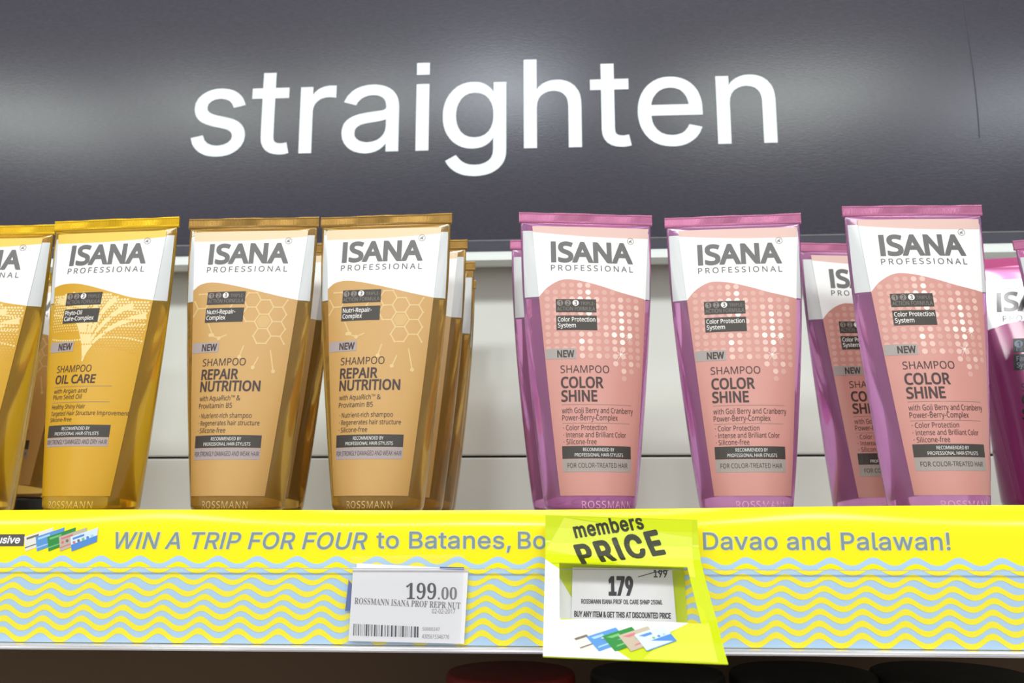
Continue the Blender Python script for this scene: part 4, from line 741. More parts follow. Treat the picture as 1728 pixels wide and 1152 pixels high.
# patterns of the three varieties
def dots(half, wave, topb):
    s = Shape(); rnd = random.Random(11)
    for r in range(16):
        z = 128.2 - 4.08 * r
        for k in range(15):
            u = -30.4 + 4.55 * k
            if abs(u) + 1.7 > half(z): continue
            if z + 1.7 > wave(u / 30.3): continue
            lim = 83 if u < 8 else (70 + (abs(u - 16) * 1.1))
            if z < lim: continue
            heart = math.exp(-((u + 5) / 6.5) ** 2) * math.exp(-((z - 108) / 22) ** 2) + math.exp(-((u - 15) / 6) ** 2) * math.exp(-((z - 98) / 20) ** 2)
            p = heart + rnd.uniform(-0.25, 0.25)
            s.disc(u, z, 1.55, 2 if p > 0.72 else (1 if p > 0.3 else 0), 10)
    for u, z, r in ((14.0, 84.5, 4.2), (19.0, 94.5, 2.6)):
        s.disc(u, z, r * 0.18, 2, 8)
        for i in range(8):
            a = i * math.pi / 4 + 0.2
            s.line([(u, z), (u + r * math.cos(a), z + r * math.sin(a))], 0.35, 2, 0.05)
    return s, [mat('rose dot faint', (210, 158, 148), 0.4), mat('rose dot light', (224, 184, 174), 0.4), mat('rose dot bright', (244, 228, 220), 0.4)]

def honey(half, wave, topb):
    s = Shape(); rr = 4.9
    def hexat(i, j):
        return (-2.0 + i * rr * 1.5, 113 + j * rr * math.sqrt(3) + (rr * math.sqrt(3) / 2 if i % 2 else 0))
    cells = [(1, 0), (2, 0), (3, 0), (4, 0), (5, 0), (1, -1), (2, -1), (3, -1), (4, -1), (0, 0), (0, 1), (1, 1), (2, -2), (3, -2), (4, -2), (-4, 0), (-3, 0)]
    seen = set(); nodes = set()
    ok = lambda p: abs(p[0]) + 0.8 < half(p[1]) and p[1] + 0.8 < wave(p[0] / 30.3)
    for c in cells:
        cx, cz = hexat(*c)
        P = [(cx + rr * math.cos(math.pi / 3 * k), cz + rr * math.sin(math.pi / 3 * k)) for k in range(6)]
        for k in range(6):
            a, b = P[k], P[(k + 1) % 6]
            key = tuple(sorted(((round(a[0], 1), round(a[1], 1)), (round(b[0], 1), round(b[1], 1)))))
            if key in seen or not (ok(a) and ok(b)): continue
            if c[0] < -2 and k in (2, 3): continue
            seen.add(key); s.line([a, b], 0.75)
            nodes.add(key[0]); nodes.add(key[1])
    for a in nodes: s.disc(a[0], a[1], 0.62, 0, 8)
    for a, b in (((-7, 97), (-11.5, 95)), ((3.3, 90.5), (1.5, 84)), ((12.0, 84), (9.5, 78)), ((-11.5, 95), (-17, 97)), ((18, 88), (20.5, 76)), ((-19, 104), (-15.5, 97))):
        s.line([a, b], 0.7); s.disc(b[0], b[1], 1.15, 0, 10)
    # pale filled cells
    for c in ((2, -1), (4, -1), (1, 1), (4, -2)):
        cx, cz = hexat(*c)
        P = [(cx + rr * 0.8 * math.cos(math.pi / 3 * k), cz + rr * 0.8 * math.sin(math.pi / 3 * k)) for k in range(6)]
        if all(ok(p) for p in P): s.poly(P, 1)
    s.union()
    return s, [mat('pale honeycomb line', (214, 180, 124), 0.4), mat('pale honeycomb cell', (203, 162, 100), 0.4)]

def swirl(half, wave, topb):
    s = Shape(); rnd = random.Random(3)
    def clip(pts):
        return [p for p in pts if abs(p[0]) + 1.2 < half(p[1]) and p[1] + 1.4 < wave(p[0] / 30.3)]
    fan = [(-27, 119), (-23, 121), (-18, 122), (-12, 122), (0, 120), (10, 118), (20, 114), (28, 108)]
    for i, (ux, uz) in enumerate(fan):                # cream strands sweeping up from one stem
        pts = []
        for k in range(15):
            t = k / 14
            x = -4 + (ux + 4) * t ** 1.6; z = 82 + (uz - 82) * (1 - (1 - t) ** 1.5)
            pts.append((x, z))
        pts = clip(pts)
        if len(pts) > 3: s.line(pts, 0.9, 0, 3.6)
    for j in range(6):                                 # dotted lines across
        pts = []
        for k in range(40):
            t = k / 39
            pts.append((-30 + 62 * t, 119 - 5.2 * j - 7 * t + 2.4 * math.sin(t * 5 + j)))
        for k, p in enumerate(pts):
            if clip([p]): s.disc(p[0], p[1], 0.62, 1 if j % 2 else 0, 6)
    for r in range(22):                                # halftone field
        for k in range(34):
            u, z = -29 + 1.75 * k + (0.87 if r % 2 else 0), 121 - 1.6 * r
            if u < -4 and z < 100: continue
            if clip([(u, z)]):
                q = 0.86 * max(0, 1 - (121 - z) / 40)
                if q > 0.12: s.disc(u, z, q, 0, 6)
    return s, [mat('cream swirl print', (232, 206, 142), 0.4), mat('golden dotted line', (212, 150, 20), 0.4)]

PINK = dict(emb=(214, 160, 192), body=(242, 168, 226), crimp=(172, 98, 134), cmetal=0.35, label=(200, 138, 129), top=(218, 180, 172), grey=(160, 148, 142), newc=(160, 150, 146),
            du=2.5, group='pink shampoo tubes', wave=[(-30.3, 117.5), (-25, 123), (-17, 127.3), (-9, 127.2), (3, 124.3), (15, 120.6), (30.3, 117.2)], tb=-1.2,
            pattern=dots, z=dict(isana=138.4, badge=(108.2, 97.9), black=27.7, grey=(20.8, 27.5), new=81.6),
            claim=('Color Protection', 'System'), claimx=(0.2, -10.6), **{'for': 'FOR COLOR-TREATED HAIR'}, forx=(-17.6, 15.2),
            lines=[('SHAMPOO', -19.7, 73.8, 4.1, 6.6, 0.0), ('COLOR', -19.7, 65.6, 5.8, 3.0, 0.075), ('SHINE', -19.7, 58.2, 5.8, -0.6, 0.075),
                   ('with Goji Berry and Cranberry', -19.6, 51.8, 2.9, 19.8, 0.0), ('Power-Berry-Complex', -19.6, 47.9, 2.9, 10.2, 0.0),
                   ('· Color Protection', -19.2, 42.7, 2.7, 3.8, 0.0), ('· Intense and Brilliant Color', -19.2, 38.9, 2.7, 14.8, 0.0), ('· Silicone-free', -19.2, 35.2, 2.7, -2.0, 0.0)],
            rules=((56.3, 18.8), (46.3, 17.4)), ross=(-8.4, 20.2))
TAN = dict(emb=(206, 176, 120), body=(230, 184, 92), crimp=(140, 106, 54), cmetal=0.8, label=(194, 148, 84), top=(226, 200, 164), grey=(164, 148, 148), newc=(166, 150, 150),
           du=-1.0, group='gold shampoo tubes', wave=[(-30.3, 124.2), (-26, 127.3), (-19, 128.4), (-8, 126.6), (8, 122.6), (20, 119.6), (30.3, 117.6)], tb=1.0,
           pattern=honey, z=dict(isana=140.0, badge=(114.9, 104.4), black=34.0, grey=(27.6, 33.8), new=87.0),
           claim=('Nutri-Repair-', 'Complex'), claimx=(-3.6, -9.0), **{'for': 'FOR STRONGLY DAMAGED AND WEAK HAIR'}, forx=(-19.6, 17.2),
           lines=[('SHAMPOO', -19.7, 79.2, 4.1, 5.4, 0.0), ('REPAIR', -19.7, 71.6, 5.5, 2.0, 0.075), ('NUTRITION', -19.7, 64.9, 5.5, 14.6, 0.075),
                  ('with AquaRich', -19.4, 59.6, 2.7, -0.8, 0.0), ('&', 2.6, 59.6, 2.7, 4.7, 0.0), ('Provitamin B5', -19.4, 55.5, 2.7, 0.6, 0.0), ('TM', -0.5, 61.2, 1.2, 1.6, 0.0),
                  ('· Nutrient-rich shampoo', -18.6, 50.0, 2.6, 11.6, 0.0), ('· Regenerates hair structure', -18.6, 46.0, 2.6, 16.0, 0.0), ('· Silicone-free', -18.6, 42.0, 2.6, -1.6, 0.0)],
           rules=(), ross=(-12.0, 13.0))
YEL = dict(emb=(226, 196, 90), body=(244, 192, 52), crimp=(206, 160, 14), cmetal=0.6, label=(204, 152, 14), top=(230, 194, 78), grey=(168, 150, 148), newc=(168, 152, 150),
           du=-1.7, group='yellow shampoo tubes', wave=[(-30.3, 127.0), (-25, 128.4), (-17, 128.6), (-8, 126.8), (6, 122.6), (18, 119.2), (30.3, 117.6)], tb=1.0,
           pattern=swirl, z=dict(isana=140.2, badge=(115.1, 104.6), black=39.8, grey=(34.8, 39.6), new=88.0),
           claim=('Phyto-Oil', 'Care-Complex'), claimx=(-9.4, -1.6), **{'for': 'FOR STRONGLY DAMAGED AND DRY HAIR'}, forx=(-19.6, 17.2),
           lines=[('SHAMPOO', -19.7, 76.0, 3.9, 2.4, 0.0), ('OIL CARE', -19.7, 69.7, 4.6, 5.8, 0.07),
                  ('with Argan and', -19.5, 64.2, 2.5, 2.0, 0.0), ('Plum Seed Oil', -19.5, 60.8, 2.5, -0.4, 0.0),
                  ('Healthy Shiny Hair', -19.4, 55.4, 2.4, 2.6, 0.0), ('Targeted Hair Structure Improvement', -19.4, 51.7, 2.4, 26.0, 0.0), ('Silicone-free', -19.4, 48.4, 2.2, -4.0, 0.0)],
           rules=((67.7, 15.4), (58.9, 15.4)), ross=(-12.0, 13.0))
make_type('pink', PINK); make_type('gold', TAN); make_type('yellow', YEL)

def copy_tree(o, parent=None):
    c = o.copy(); COL.objects.link(c)
    if parent is not None: c.parent = parent
    for ch in list(o.children):
        copy_tree(ch, c)
    return c

PLACE = [
    ('yellow', -0.3370, 0.4900, -0.5, 0, 'yellow oil care shampoo tube ending the front row, farthest from the members price card'),
    ('yellow', -0.2575, 0.4820, -3.2, 0, 'yellow oil care shampoo tube in the front row standing beside a gold tube'),
    ('gold', -0.1770, 0.4845, 0.2, 0, 'front gold repair nutrition tube between a yellow tube and another gold tube'),
    ('gold', -0.0995, 0.4840, -2.3, 0, 'front gold repair nutrition tube directly above the 199.00 price tag'),
    ('pink', 0.0150, 0.4880, 7.9, 0, 'pink color shine shampoo tube in the front row directly above the members price card'),
    ('pink', 0.0992, 0.4957, -3.1, 0, 'pink color shine shampoo tube, middle one of the three front pink tubes'),
    ('pink', 0.1958, 0.4840, 1.8, 0, 'pink color shine shampoo tube in the front row overlapping the glossy magenta tube'),
    ('gold', -0.1810, 0.5350, 3.0, 0, 'gold shampoo tube in the second row, seen through the gap between two front gold tubes'),
    ('gold', -0.0960, 0.5340, -1.5, 0, 'gold shampoo tube second in the queue behind the one above the 199.00 price tag'),
    ('gold', -0.0960, 0.5825, 0.5, 0, 'gold shampoo tube third in the queue behind the one above the 199.00 price tag'),
    ('gold', -0.1002, 0.6310, 2.0, 0, 'gold shampoo tube last in the queue of four above the 199.00 price tag'),
    ('pink', 0.0072, 0.5385, 5.0, 0, 'pink shampoo tube half hidden directly behind the one above the members price card'),
    ('pink', 0.1886, 0.5560, 8.5, 0, 'second-row pink tube behind the front pink tube that overlaps the magenta one'),
    ('yellow', -0.4000, 0.5940, -2.0, 0, 'yellow shampoo tube hidden behind the end yellow tube with only its shiny corner showing'),
    ('gold', -0.4020, 0.6420, 0.0, 0.011, 'gold tube on a taller black cap in the shade behind two yellow tubes'),
    ('pink', 0.3360, 0.5500, 3.0, 0, 'pink shampoo tube in front of the glossy magenta tube, cut by the frame'),
]
seen = set()
for kind, x, y, rz, dz, label in PLACE:
    src = TYPES[kind]
    o = src if kind not in seen else copy_tree(src)
    seen.add(kind)
    o.location = (x, y, 0.0); o.rotation_euler = (0, 0, R_(rz))
    o['label'] = label
    if 'cut by the frame' in label:                     # this one leans over
        o.rotation_euler[1] = R_(-5); o.location.z = 0.0022 * math.sin(R_(5)) * 10
    if dz:                                             # this one sits higher, on a longer cap
        for ch in o.children:
            if ch.name.split('.')[0] == 'cap':
                ch.scale.z = (ZC + dz) / ZC
            else:
                ch.location.z += dz

# glossy magenta conditioner tube, printed straight on the plastic
def conditioner():
    root = empty('conditioner_tube', (0.3075, 0.6000, 0.0015), 'glossy magenta conditioner tube with German print behind the pink tubes', 'tube', rz=R_(-25.0))
    root.rotation_euler[1] = R_(4.0)                    # leans a little
    Mb = mat('magenta metallic tube', (120, 34, 88), 0.24, metal=0.3, coat=0.6)
    Mw = mat('pearl white tube print', (226, 226, 232), 0.16, metal=0.15, coat=0.6)
    Mt = mat('rose metallic tube head', (190, 96, 144), 0.2, metal=0.4, coat=0.5)
    Mc = mat('rose foil seal', (178, 76, 124), 0.35, metal=0.5, bump=('ribs', 420, 0.25, 0.0006))
    Mk = mat('black tube print', (24, 20, 22), 0.25)
    Mg = mat('silver blue badge print', (150, 160, 190), 0.3)
    nu = 72; us = np.linspace(-PERI / 2, PERI / 2, nu + 1)
    v = []; f = []; mi = []
    def wv(u):
        x = u * 1000
        return (118.5 + 4.6 * math.cos((x + 8) / 40 * math.pi)) / 1000
    zt = 0.1525
    lev = []
    for u in us:
        w = wv(u)
        lev.append([z for z in np.concatenate([ZR[:7], np.linspace(0.007, w, 32), np.linspace(w, zt, 10)[1:], [0.155, 0.157, 0.159, 0.1605, 0.1615, 0.1620, 0.1626]])])
    nr = len(lev[0])
    for r in range(nr):
        p = surf0(us, np.array([lev[i][r] for i in range(nu + 1)])); v += [tuple(q) for q in p[:-1]]
    for r in range(nr - 1):
        for j in range(nu):
            k = (j + 1) % nu
            f.append((r * nu + j, r * nu + k, (r + 1) * nu + k, (r + 1) * nu + j)); mi.append(0 if r < 38 else (1 if r < 47 else 2))
    f.append(tuple(range(nu - 1, -1, -1))); mi.append(0)
    link('tube_body', v, f, [Mb, Mw, Mt], root, mi, smooth=True).location.z = ZC
    body = root.children[0]
    wv_ = PERI / 4 + 0.0003
    box('crimp_seal', -wv_, -0.0006, ZC + HT - CR - 0.0004, wv_, 0.0006, ZC + HT, Mc, root, 0.0002)
    lathe('cap', [(0.0212, 0.0), (0.0218, 0.0006), (0.0220, 0.0015), (0.0220, ZC - 0.0018), (0.0215, ZC - 0.0006), (0.0205, ZC + 0.0002)], M_cap, root)
    s = Shape(); s.text('ISANA', -24.5, 130.5, 12.5, 23.0, bold=0.125); s.text('PROFESSIONAL', -21.0, 123.0, 3.9, 25.0, track=0.14, bold=0.03)
    link('brand_lettering', on_tube(s, 0.0002), s.f, mat('chrome grey print', (70, 66, 70), 0.15, metal=0.6), body)
    for z0, z1 in ((101.5, 111.0), (89.5, 100.3)):
        s = Shape(); s.rect(-15.5, z0, 12, z1, n=8)
        link('dark_badge', on_tube(s, 0.00015), s.f, Mk, body)
    s = Shape()
    for i, x in enumerate((-12.2, -6.0, 0.2)):
        s.disc(x, 107.2, 2.5, 0, 18)
    s.text('EFFEKT', -13.6, 102.4, 2.2, 1.0, track=0.1)
    s.text('Farbschutz-', -13.6, 95.6, 3.3, 6.0); s.text('System', -13.6, 91.2, 3.3, -2.0)
    link('badge_lettering', on_tube(s, 0.0002), s.f, Mg, body)
    s = Shape()
    for i, x in enumerate((-12.2, -6.0, 0.2)):
        s.text(str(i + 1), x - 0.9, 105.6, 3.2, x + 0.9, bold=0.08)
    link('count_lettering', on_tube(s, 0.00025), s.f, Mk, body); s = Shape()
    s.text('SPÜLUNG', -11.5, 75.5, 5.0, 14.0); s.text('COLOR', -11.5, 66.5, 6.6, 14.5, bold=0.08); s.text('SHINE', -11.5, 57.0, 6.6, 10.5, bold=0.08)
    link('product_lettering', on_tube(s, 0.00025), s.f, Mk, body)
conditioner()

# ------------------------------------------------------------------ shelf edge: clear holder, yellow promotion strip
YS = 0.4400
ZTOP = 0.0283
def card_y(x, z):
    """the strip stands straight in its holder; its free upper edge leans back in slow waves"""
    t = max(0.0, (z - 0.0165) / 0.0118)
    return YS + (0.0038 + 0.0012 * math.sin(x * 17 + 2.2) + 0.0006 * math.sin(x * 41)) * t ** 2.2
def card_top(x):
    return ZTOP + 0.0045 * (x + 0.03) - 0.0006 * math.cos((x + 0.03) * 14) + 0.0006
ZBOT = at(864, 1089.6, YS)[1]
M_yel = mat('yellow glossy card', (255, 236, 8), 0.2, spec=0.5)
M_blu = mat('pale blue card print', (178, 208, 238), 0.28)
M_stxt = mat('grey blue card lettering', (126, 146, 154), 0.35)
M_sout = mat('pale lettering outline', (226, 224, 190), 0.35)
X0, X1 = -0.90, 0.90
strip = empty('promotion_strip', (0, YS, ZBOT), 'yellow paper strip with pale blue waves and a trip slogan along the shelf edge', 'banner')
def on_card(x, z, off):
    return (x, card_y(x, z) - off - YS, z - ZBOT)
nx = 360
v = []; f = []
zr = [0, 0.2, 0.4, 0.55, 0.62, 0.68, 0.74, 0.79, 0.82, 0.85, 0.88, 0.90, 0.92, 0.94, 0.96, 0.98, 1.0]
for back in (0, 1):
    for i in range(nx + 1):
        x = X0 + (X1 - X0) * i / nx; zt = card_top(x)
        for t in zr:
            z = ZBOT + (zt - ZBOT) * t
            v.append(on_card(x, z, -0.0004 * back))
nr = len(zr); half_n = (nx + 1) * nr
for back in (0, 1):
    for i in range(nx):
        for j in range(nr - 1):
            a = back * half_n + i * nr + j
            q = (a, a + nr, a + nr + 1, a + 1)
            f.append(q if not back else q[::-1])
ns = len(f); r0 = len(v); v += v[:2 * half_n]               # the cut edges keep corners of their own
for i in range(nx):
    a = r0 + i * nr + nr - 1; f.append((a, a + nr, a + nr + half_n, a + half_n))
    a = r0 + i * nr; f.append((a, a + half_n, a + nr + half_n, a + nr))
co = link('card', v, f, M_yel, strip)
co.data.polygons.foreach_set('use_smooth', np.array([i < ns for i in range(len(f))], dtype=bool))
LW = 0.01969
def wv1(x, x0, zc, A):
    p = math.cos(2 * math.pi * (x - x0) / LW)
    return zc - A + A * (p + 0.12 * (p * p - 0.5))
def band_mesh(name, top, bot, m, off, n=1100):
    v = []; f = []
    for i in range(n + 1):
        x = X0 + (X1 - X0) * i / n
        v.append(on_card(x, bot(x), off)); v.append(on_card(x, top(x), off))
        if i < n: f.append((2 * i, 2 * i + 2, 2 * i + 3, 2 * i + 1))
    return link(name, v, f, m, strip)
ZP = ZC
band_mesh('blue_print', lambda x: wv1(x, -0.2085, ZP - 0.0208, 0.0019), lambda x: ZBOT + 0.0001, M_blu, 0.00012)
ys = [(-0.2086, -0.0237, 0.0017, 0.0023), (-0.2103, -0.0285, 0.0019, 0.0026), (-0.2126, -0.0337, 0.0020, 0.0028), (-0.2140, -0.0389, 0.0021, 0.0028),
      (-0.2150, -0.0441, 0.0022, 0.0028), (-0.2156, -0.0494, 0.0023, 0.0029), (-0.2160, -0.0548, 0.0024, 0.0029)]
for x0, zc, A, th in ys:
    band_mesh('wave_print', lambda x: wv1(x, x0, ZP + zc, A), lambda x: max(wv1(x, x0, ZP + zc - th, A * 0.96), ZBOT + 0.0001), M_yel, 0.00024)
def on_strip(sh, off):
    return [on_card(x, z, off) for x, z in sh.v]
runs = [('WIN A TRIP FOR FOUR', at(188, 925, YS), at(622, 924, YS)[0], 0.21), ('to Batanes,', at(635, 924.5, YS), at(862, 924, YS)[0], 0.0),
        ('Bo', at(874, 925, YS), at(921, 925, YS)[0], 0.0), ('Davao and Palawan!', at(1187, 926.5, YS), at(1604, 926, YS)[0], 0.0)]
for mt, bold, off in ((M_sout, 0.10, 0.00015), (M_stxt, 0.03, 0.00028)):
    for t, p, x1, shr in runs:
        s = Shape(); w = 0.0076 * shr
        s.text(t, p[0], p[1], 0.0078, x1 - w, font='I', bold=bold, shear=shr, track=0.01)
        link('lettering' if mt is M_stxt else 'lettering_outline', on_strip(s, off), s.f, mt, strip)
# printed membership cards and the grey flash at the strip's end
P = lambda px, py: at(px, py, YS)
s = Shape()
s.poly([P(-120, 902), P(42, 901), P(40, 921), P(-120, 922)])
link('grey_flash', on_strip(s, 0.00014), s.f, mat('grey flash print', (92, 84, 84), 0.35), strip)
s = Shape(); s.text('exclusive', P(-37, 917)[0], P(0, 916)[1], 0.0034, P(33, 917)[0], font='I', shear=0.2, bold=0.1)
link('flash_lettering', on_strip(s, 0.00026), s.f, mat('white flash lettering', (240, 238, 238), 0.4), strip)
CC = [(232, 226, 218), (92, 150, 214), (52, 140, 66), (196, 180, 160), (214, 228, 244)]
C2 = [(120, 110, 104), (170, 206, 240), (120, 190, 120), (214, 120, 130), (84, 140, 214)]
CM = [mat('membership card print', c, 0.35) for c in CC] + [mat('membership card mark', c, 0.35) for c in C2]
def card_art(fan):
    """fan: list of four-corner cards (TL, TR, BR, BL); colours on the card, a stripe and small marks"""
    s = Shape()
    for i, q in enumerate(fan):
        TL, TR, BR, BL = [np.array(p) for p in q]
        L = lambda a, b: tuple((TL * (1 - a) + TR * a) * (1 - b) + (BL * (1 - a) + BR * a) * b)
        s.poly([L(0, 0), L(0, 1), L(1, 1), L(1, 0)], i)
        lo = 0.55 if i == 4 else 0.72
        s.poly([L(0, lo), L(0, 1 if i == 4 else lo + 0.08), L(1, 1 if i == 4 else lo + 0.08), L(1, lo)], 5 + i)
        s.poly([L(0.08, 0.12), L(0.08, 0.26), L(0.5, 0.26), L(0.5, 0.12)], 5 + i)
        if i >= 3:
            for k in range(5):
                a = L(0.12 + 0.17 * k, 0.46); s.disc(a[0], a[1], abs(TR[0] - TL[0]) * 0.055, 5 + (3 + k * 2) % 5, 8)
    return s
fan = []
for k in range(5):
    d = 19.6 * k
    fan.append((P(41 + d, 905.5), P(90 + d * 0.97, 889.5), P(88 + d * 0.97, 913.5), P(43 + d, 930)))
s = card_art(fan)
# later cards overlap earlier ones, so lift them one by one
vv = []
for i, (x, z) in enumerate(s.v): vv.append((x, z))
order = {}
for fi, fc in enumerate(s.f):
    for q in fc: order[q] = fi
link('card_picture', [on_card(x, z, 0.00016 + 0.000012 * order[i]) for i, (x, z) in enumerate(vv)], s.f, CM, strip, s.m)

# clear holder
M_pvc = clear_plastic('clear shelf edge plastic', haze=0.018, rough=0.1, rate=0.2)
M_rail = mat('clear ribbed rail plastic', (216, 208, 218), 0.18, trans=0.55, ior=1.45, spec=0.6)
holder = empty('label_holder', (0, 0.441, ZBOT - 0.004), 'clear plastic label holder running along the whole shelf edge', 'label holder')
hz = ZBOT - 0.004
ztp = at(864, 960.5, 0.4345)[1]
extrude_profile('front_sheet', [(0.4348 - 0.441, ZBOT - 0.001 - hz), (0.4353 - 0.441, ZBOT - 0.001 - hz), (0.4353 - 0.441, ztp - hz), (0.4348 - 0.441, ztp - hz)], -0.92, 0.92, M_pvc, holder)
zb0 = at(864, 1103, 0.4345)[1] - hz; zb1 = ZBOT - 0.0002 - hz
yy = lambda a: a - 0.441
prof = [(yy(0.4340), zb0 + 0.0002), (yy(0.4335), zb0 + 0.0010), (yy(0.4338), zb0 + 0.0018), (yy(0.4336), zb1 - 0.0006), (yy(0.4342), zb1), (yy(0.4440), zb1), (yy(0.4440), zb0)]
extrude_profile('bottom_rail', prof, -0.92, 0.92, M_rail, holder)
extrude_profile('back_plate', [(yy(0.4414), zb1), (yy(0.4440), zb1), (yy(0.4440), -0.001 - hz), (yy(0.4414), -0.001 - hz)], -0.92, 0.92, M_rail, holder)
M_edge = mat('polished sheet edge', (206, 210, 222), 0.12, trans=0.3)
extrude_profile('sheet_edge', [(0.4346 - 0.441, ztp - hz), (0.4355 - 0.441, ztp - hz), (0.4355 - 0.441, ztp - hz + 0.0004), (0.4346 - 0.441, ztp - hz + 0.0004)], -0.92, 0.92, M_edge, holder)

# ------------------------------------------------------------------ white price tag in its clear pocket
M_paper = mat('white price paper', (250, 245, 248), 0.6)
M_ink = mat('black price print', (58, 50, 56), 0.6)
M_inkg = mat('grey price print', (120, 108, 112), 0.6)
M_navy = mat('blue tag edge', (70, 90, 160), 0.5)
M_film = clear_plastic('clear tag pocket film', haze=0.03, rough=0.1, rate=0.15)
YT = 0.4374
def flat(name, quads, m, y, parent, base, mi=None, thick=0.0):
    v = []; f = []
    for q in quads:
        b = len(v); v += [(p[0] - base[0], y - base[1], p[1] - base[2]) for p in q]; f.append(tuple(range(b, b + len(q))))
    return link(name, v, f, m, parent, mi)
T = lambda px, py: at(px, py, YT)
base = (T(690, 1085)[0], YT, T(690, 1090)[1])
tagp = empty('price_tag', base, 'white price tag reading 199.00 with a barcode in the clear shelf edge', 'price tag')
def slab(name, q, y, m, th, parent, base):
    """thin sheet with real thickness from a four-corner outline"""
    v = [(p[0] - base[0], y - base[1], p[1] - base[2]) for p in q] + [(p[0] - base[0], y + th - base[1], p[1] - base[2]) for p in q]
    n = len(q)
    f = [tuple(range(n)), tuple(range(2 * n - 1, n - 1, -1))] + [(i, i + n, (i + 1) % n + n, (i + 1) % n) for i in range(n)]
    return link(name, v, f, m, parent)
slab('paper', [T(588, 1081), T(783, 1086), T(790, 962), T(596, 957)], YT, M_paper, 0.0003, tagp, base)
slab('blue_edge', [T(582, 1031), T(592, 1030), T(593, 985), T(588, 978)], YT + 0.0004, M_navy, 0.0003, tagp, base)
slab('backing_slip', [T(600, 968), T(783, 968), T(783, 957), T(740, 957), T(602, 950)], YT + 0.0004, M_paper, 0.0003, tagp, base)
slab('blue_corner', [T(742, 960), T(783, 962), T(783, 957), T(742, 956)], YT + 0.00015, M_navy, 0.0002, tagp, base)
slab('pocket', [T(578, 1090), T(777, 1092), T(784, 934), T(592, 938)], YT - 0.0012, M_film, 0.0002, tagp, base)
s = Shape(); rot = R_(-1.6)
a, b_ = T(685, 1010.5), T(735, 1010)
s.text('199', a[0], a[1], 0.0074, T(736, 1010)[0], font='S')
s.text('.00', T(739, 1011)[0], T(740, 1011)[1], 0.0056, T(771, 1011)[0], font='S', mi=1)
s.text('ROSSMANN ISANA PROF REPR NUT', T(598, 1018)[0], T(598, 1018.5)[1], 0.0030, T(777, 1016)[0], font='S', rot=R_(-2.3), mi=1)
s.text('02-02-2017', T(729, 1034)[0], T(729, 1034.5)[1], 0.0020, T(768, 1034)[0], font='N', mi=1)
s1 = s; s = Shape()
s.text('50000247', T(713, 1063)[0], T(713, 1063.5)[1], 0.0015, T(742, 1063)[0], font='N', mi=1, rot=R_(-1))
s.text('4305615346776', T(712, 1076)[0], T(712, 1076.5)[1], 0.0018, T(758, 1076)[0], font='N', mi=1, rot=R_(-1))
for q_, nm in ((s1, 'price_lettering'), (s, 'number_lettering')):
    link(nm, [(x - base[0], -0.00012, z - base[2]) for x, z in q_.v], q_.f, [M_ink, M_inkg], tagp, q_.m)
rnd = random.Random(77)
s = Shape(); px = 596.0
while px < 708:
    w = rnd.choice((1.0, 1.4, 2.2, 3.4))
    p0, p1 = T(px, 1072 + (px - 596) * 0.03), T(min(px + w, 709), 1052 + (px - 596) * 0.045)
    s.rect(p0[0], p0[1], p1[0], p1[1]); px += w + rnd.choice((0.9, 1.3, 2.0))
link('barcode', [(x - base[0], -0.00012, z - base[2]) for x, z in s.v], s.f, M_ink, tagp)

# ------------------------------------------------------------------ white discount label and the lime members card around it
YD = 0.4378
D = lambda px, py: at(px, py, YD)
based = (D(1050, 1050)[0], YD, D(1050, 1050)[1])
disc = empty('discount_label', based, 'white paper label reading 179 framed by the window of the lime members card', 'label')
slab('paper', [D(964, 1052), D(1142, 1056), D(1134, 960), D(966, 957)], YD, M_paper, 0.0003, disc, based)
M_lime = mat('lime card', (200, 214, 16), 0.22, spec=0.5)
M_lime2 = mat('light lime print', (218, 224, 70), 0.22, spec=0.5)
M_lime3 = mat('yellow lime print', (208, 220, 8), 0.22, spec=0.5)
M_cwhite = mat('white card print', (244, 243, 240), 0.22, spec=0.5)
M_cink = mat('dark olive card lettering', (44, 46, 18), 0.35)
s = Shape(); I = 'I'
s.text('179', D(1027, 1003)[0], D(1027, 1003)[1], 0.0080, D(1069, 1003)[0], font=I, bold=0.13)
s.text('199', D(1103, 973)[0], D(1103, 973.5)[1], 0.0035, D(1126, 973)[0], font=I, bold=0.06)
s.line([D(1077, 973), D(1104, 965.5), D(1128, 962)], 0.00035)
s.text('ROSSMANN ISANA PROF OIL CARE SHMP 250ML', D(981, 1018)[0], D(981, 1018)[1], 0.0020, D(1118, 1018)[0], font=I, bold=0.06, rot=R_(-0.3))
s.text('BUY ANY ITEM & GET THIS AT DISCOUNTED PRICE', D(969, 1040)[0], D(969, 1040)[1], 0.0025, D(1132, 1040)[0], font=I, bold=0.08, rot=R_(-0.8))
link('lettering', [(x - based[0], -0.00012, z - based[2]) for x, z in s.v], s.f, M_ink, disc)

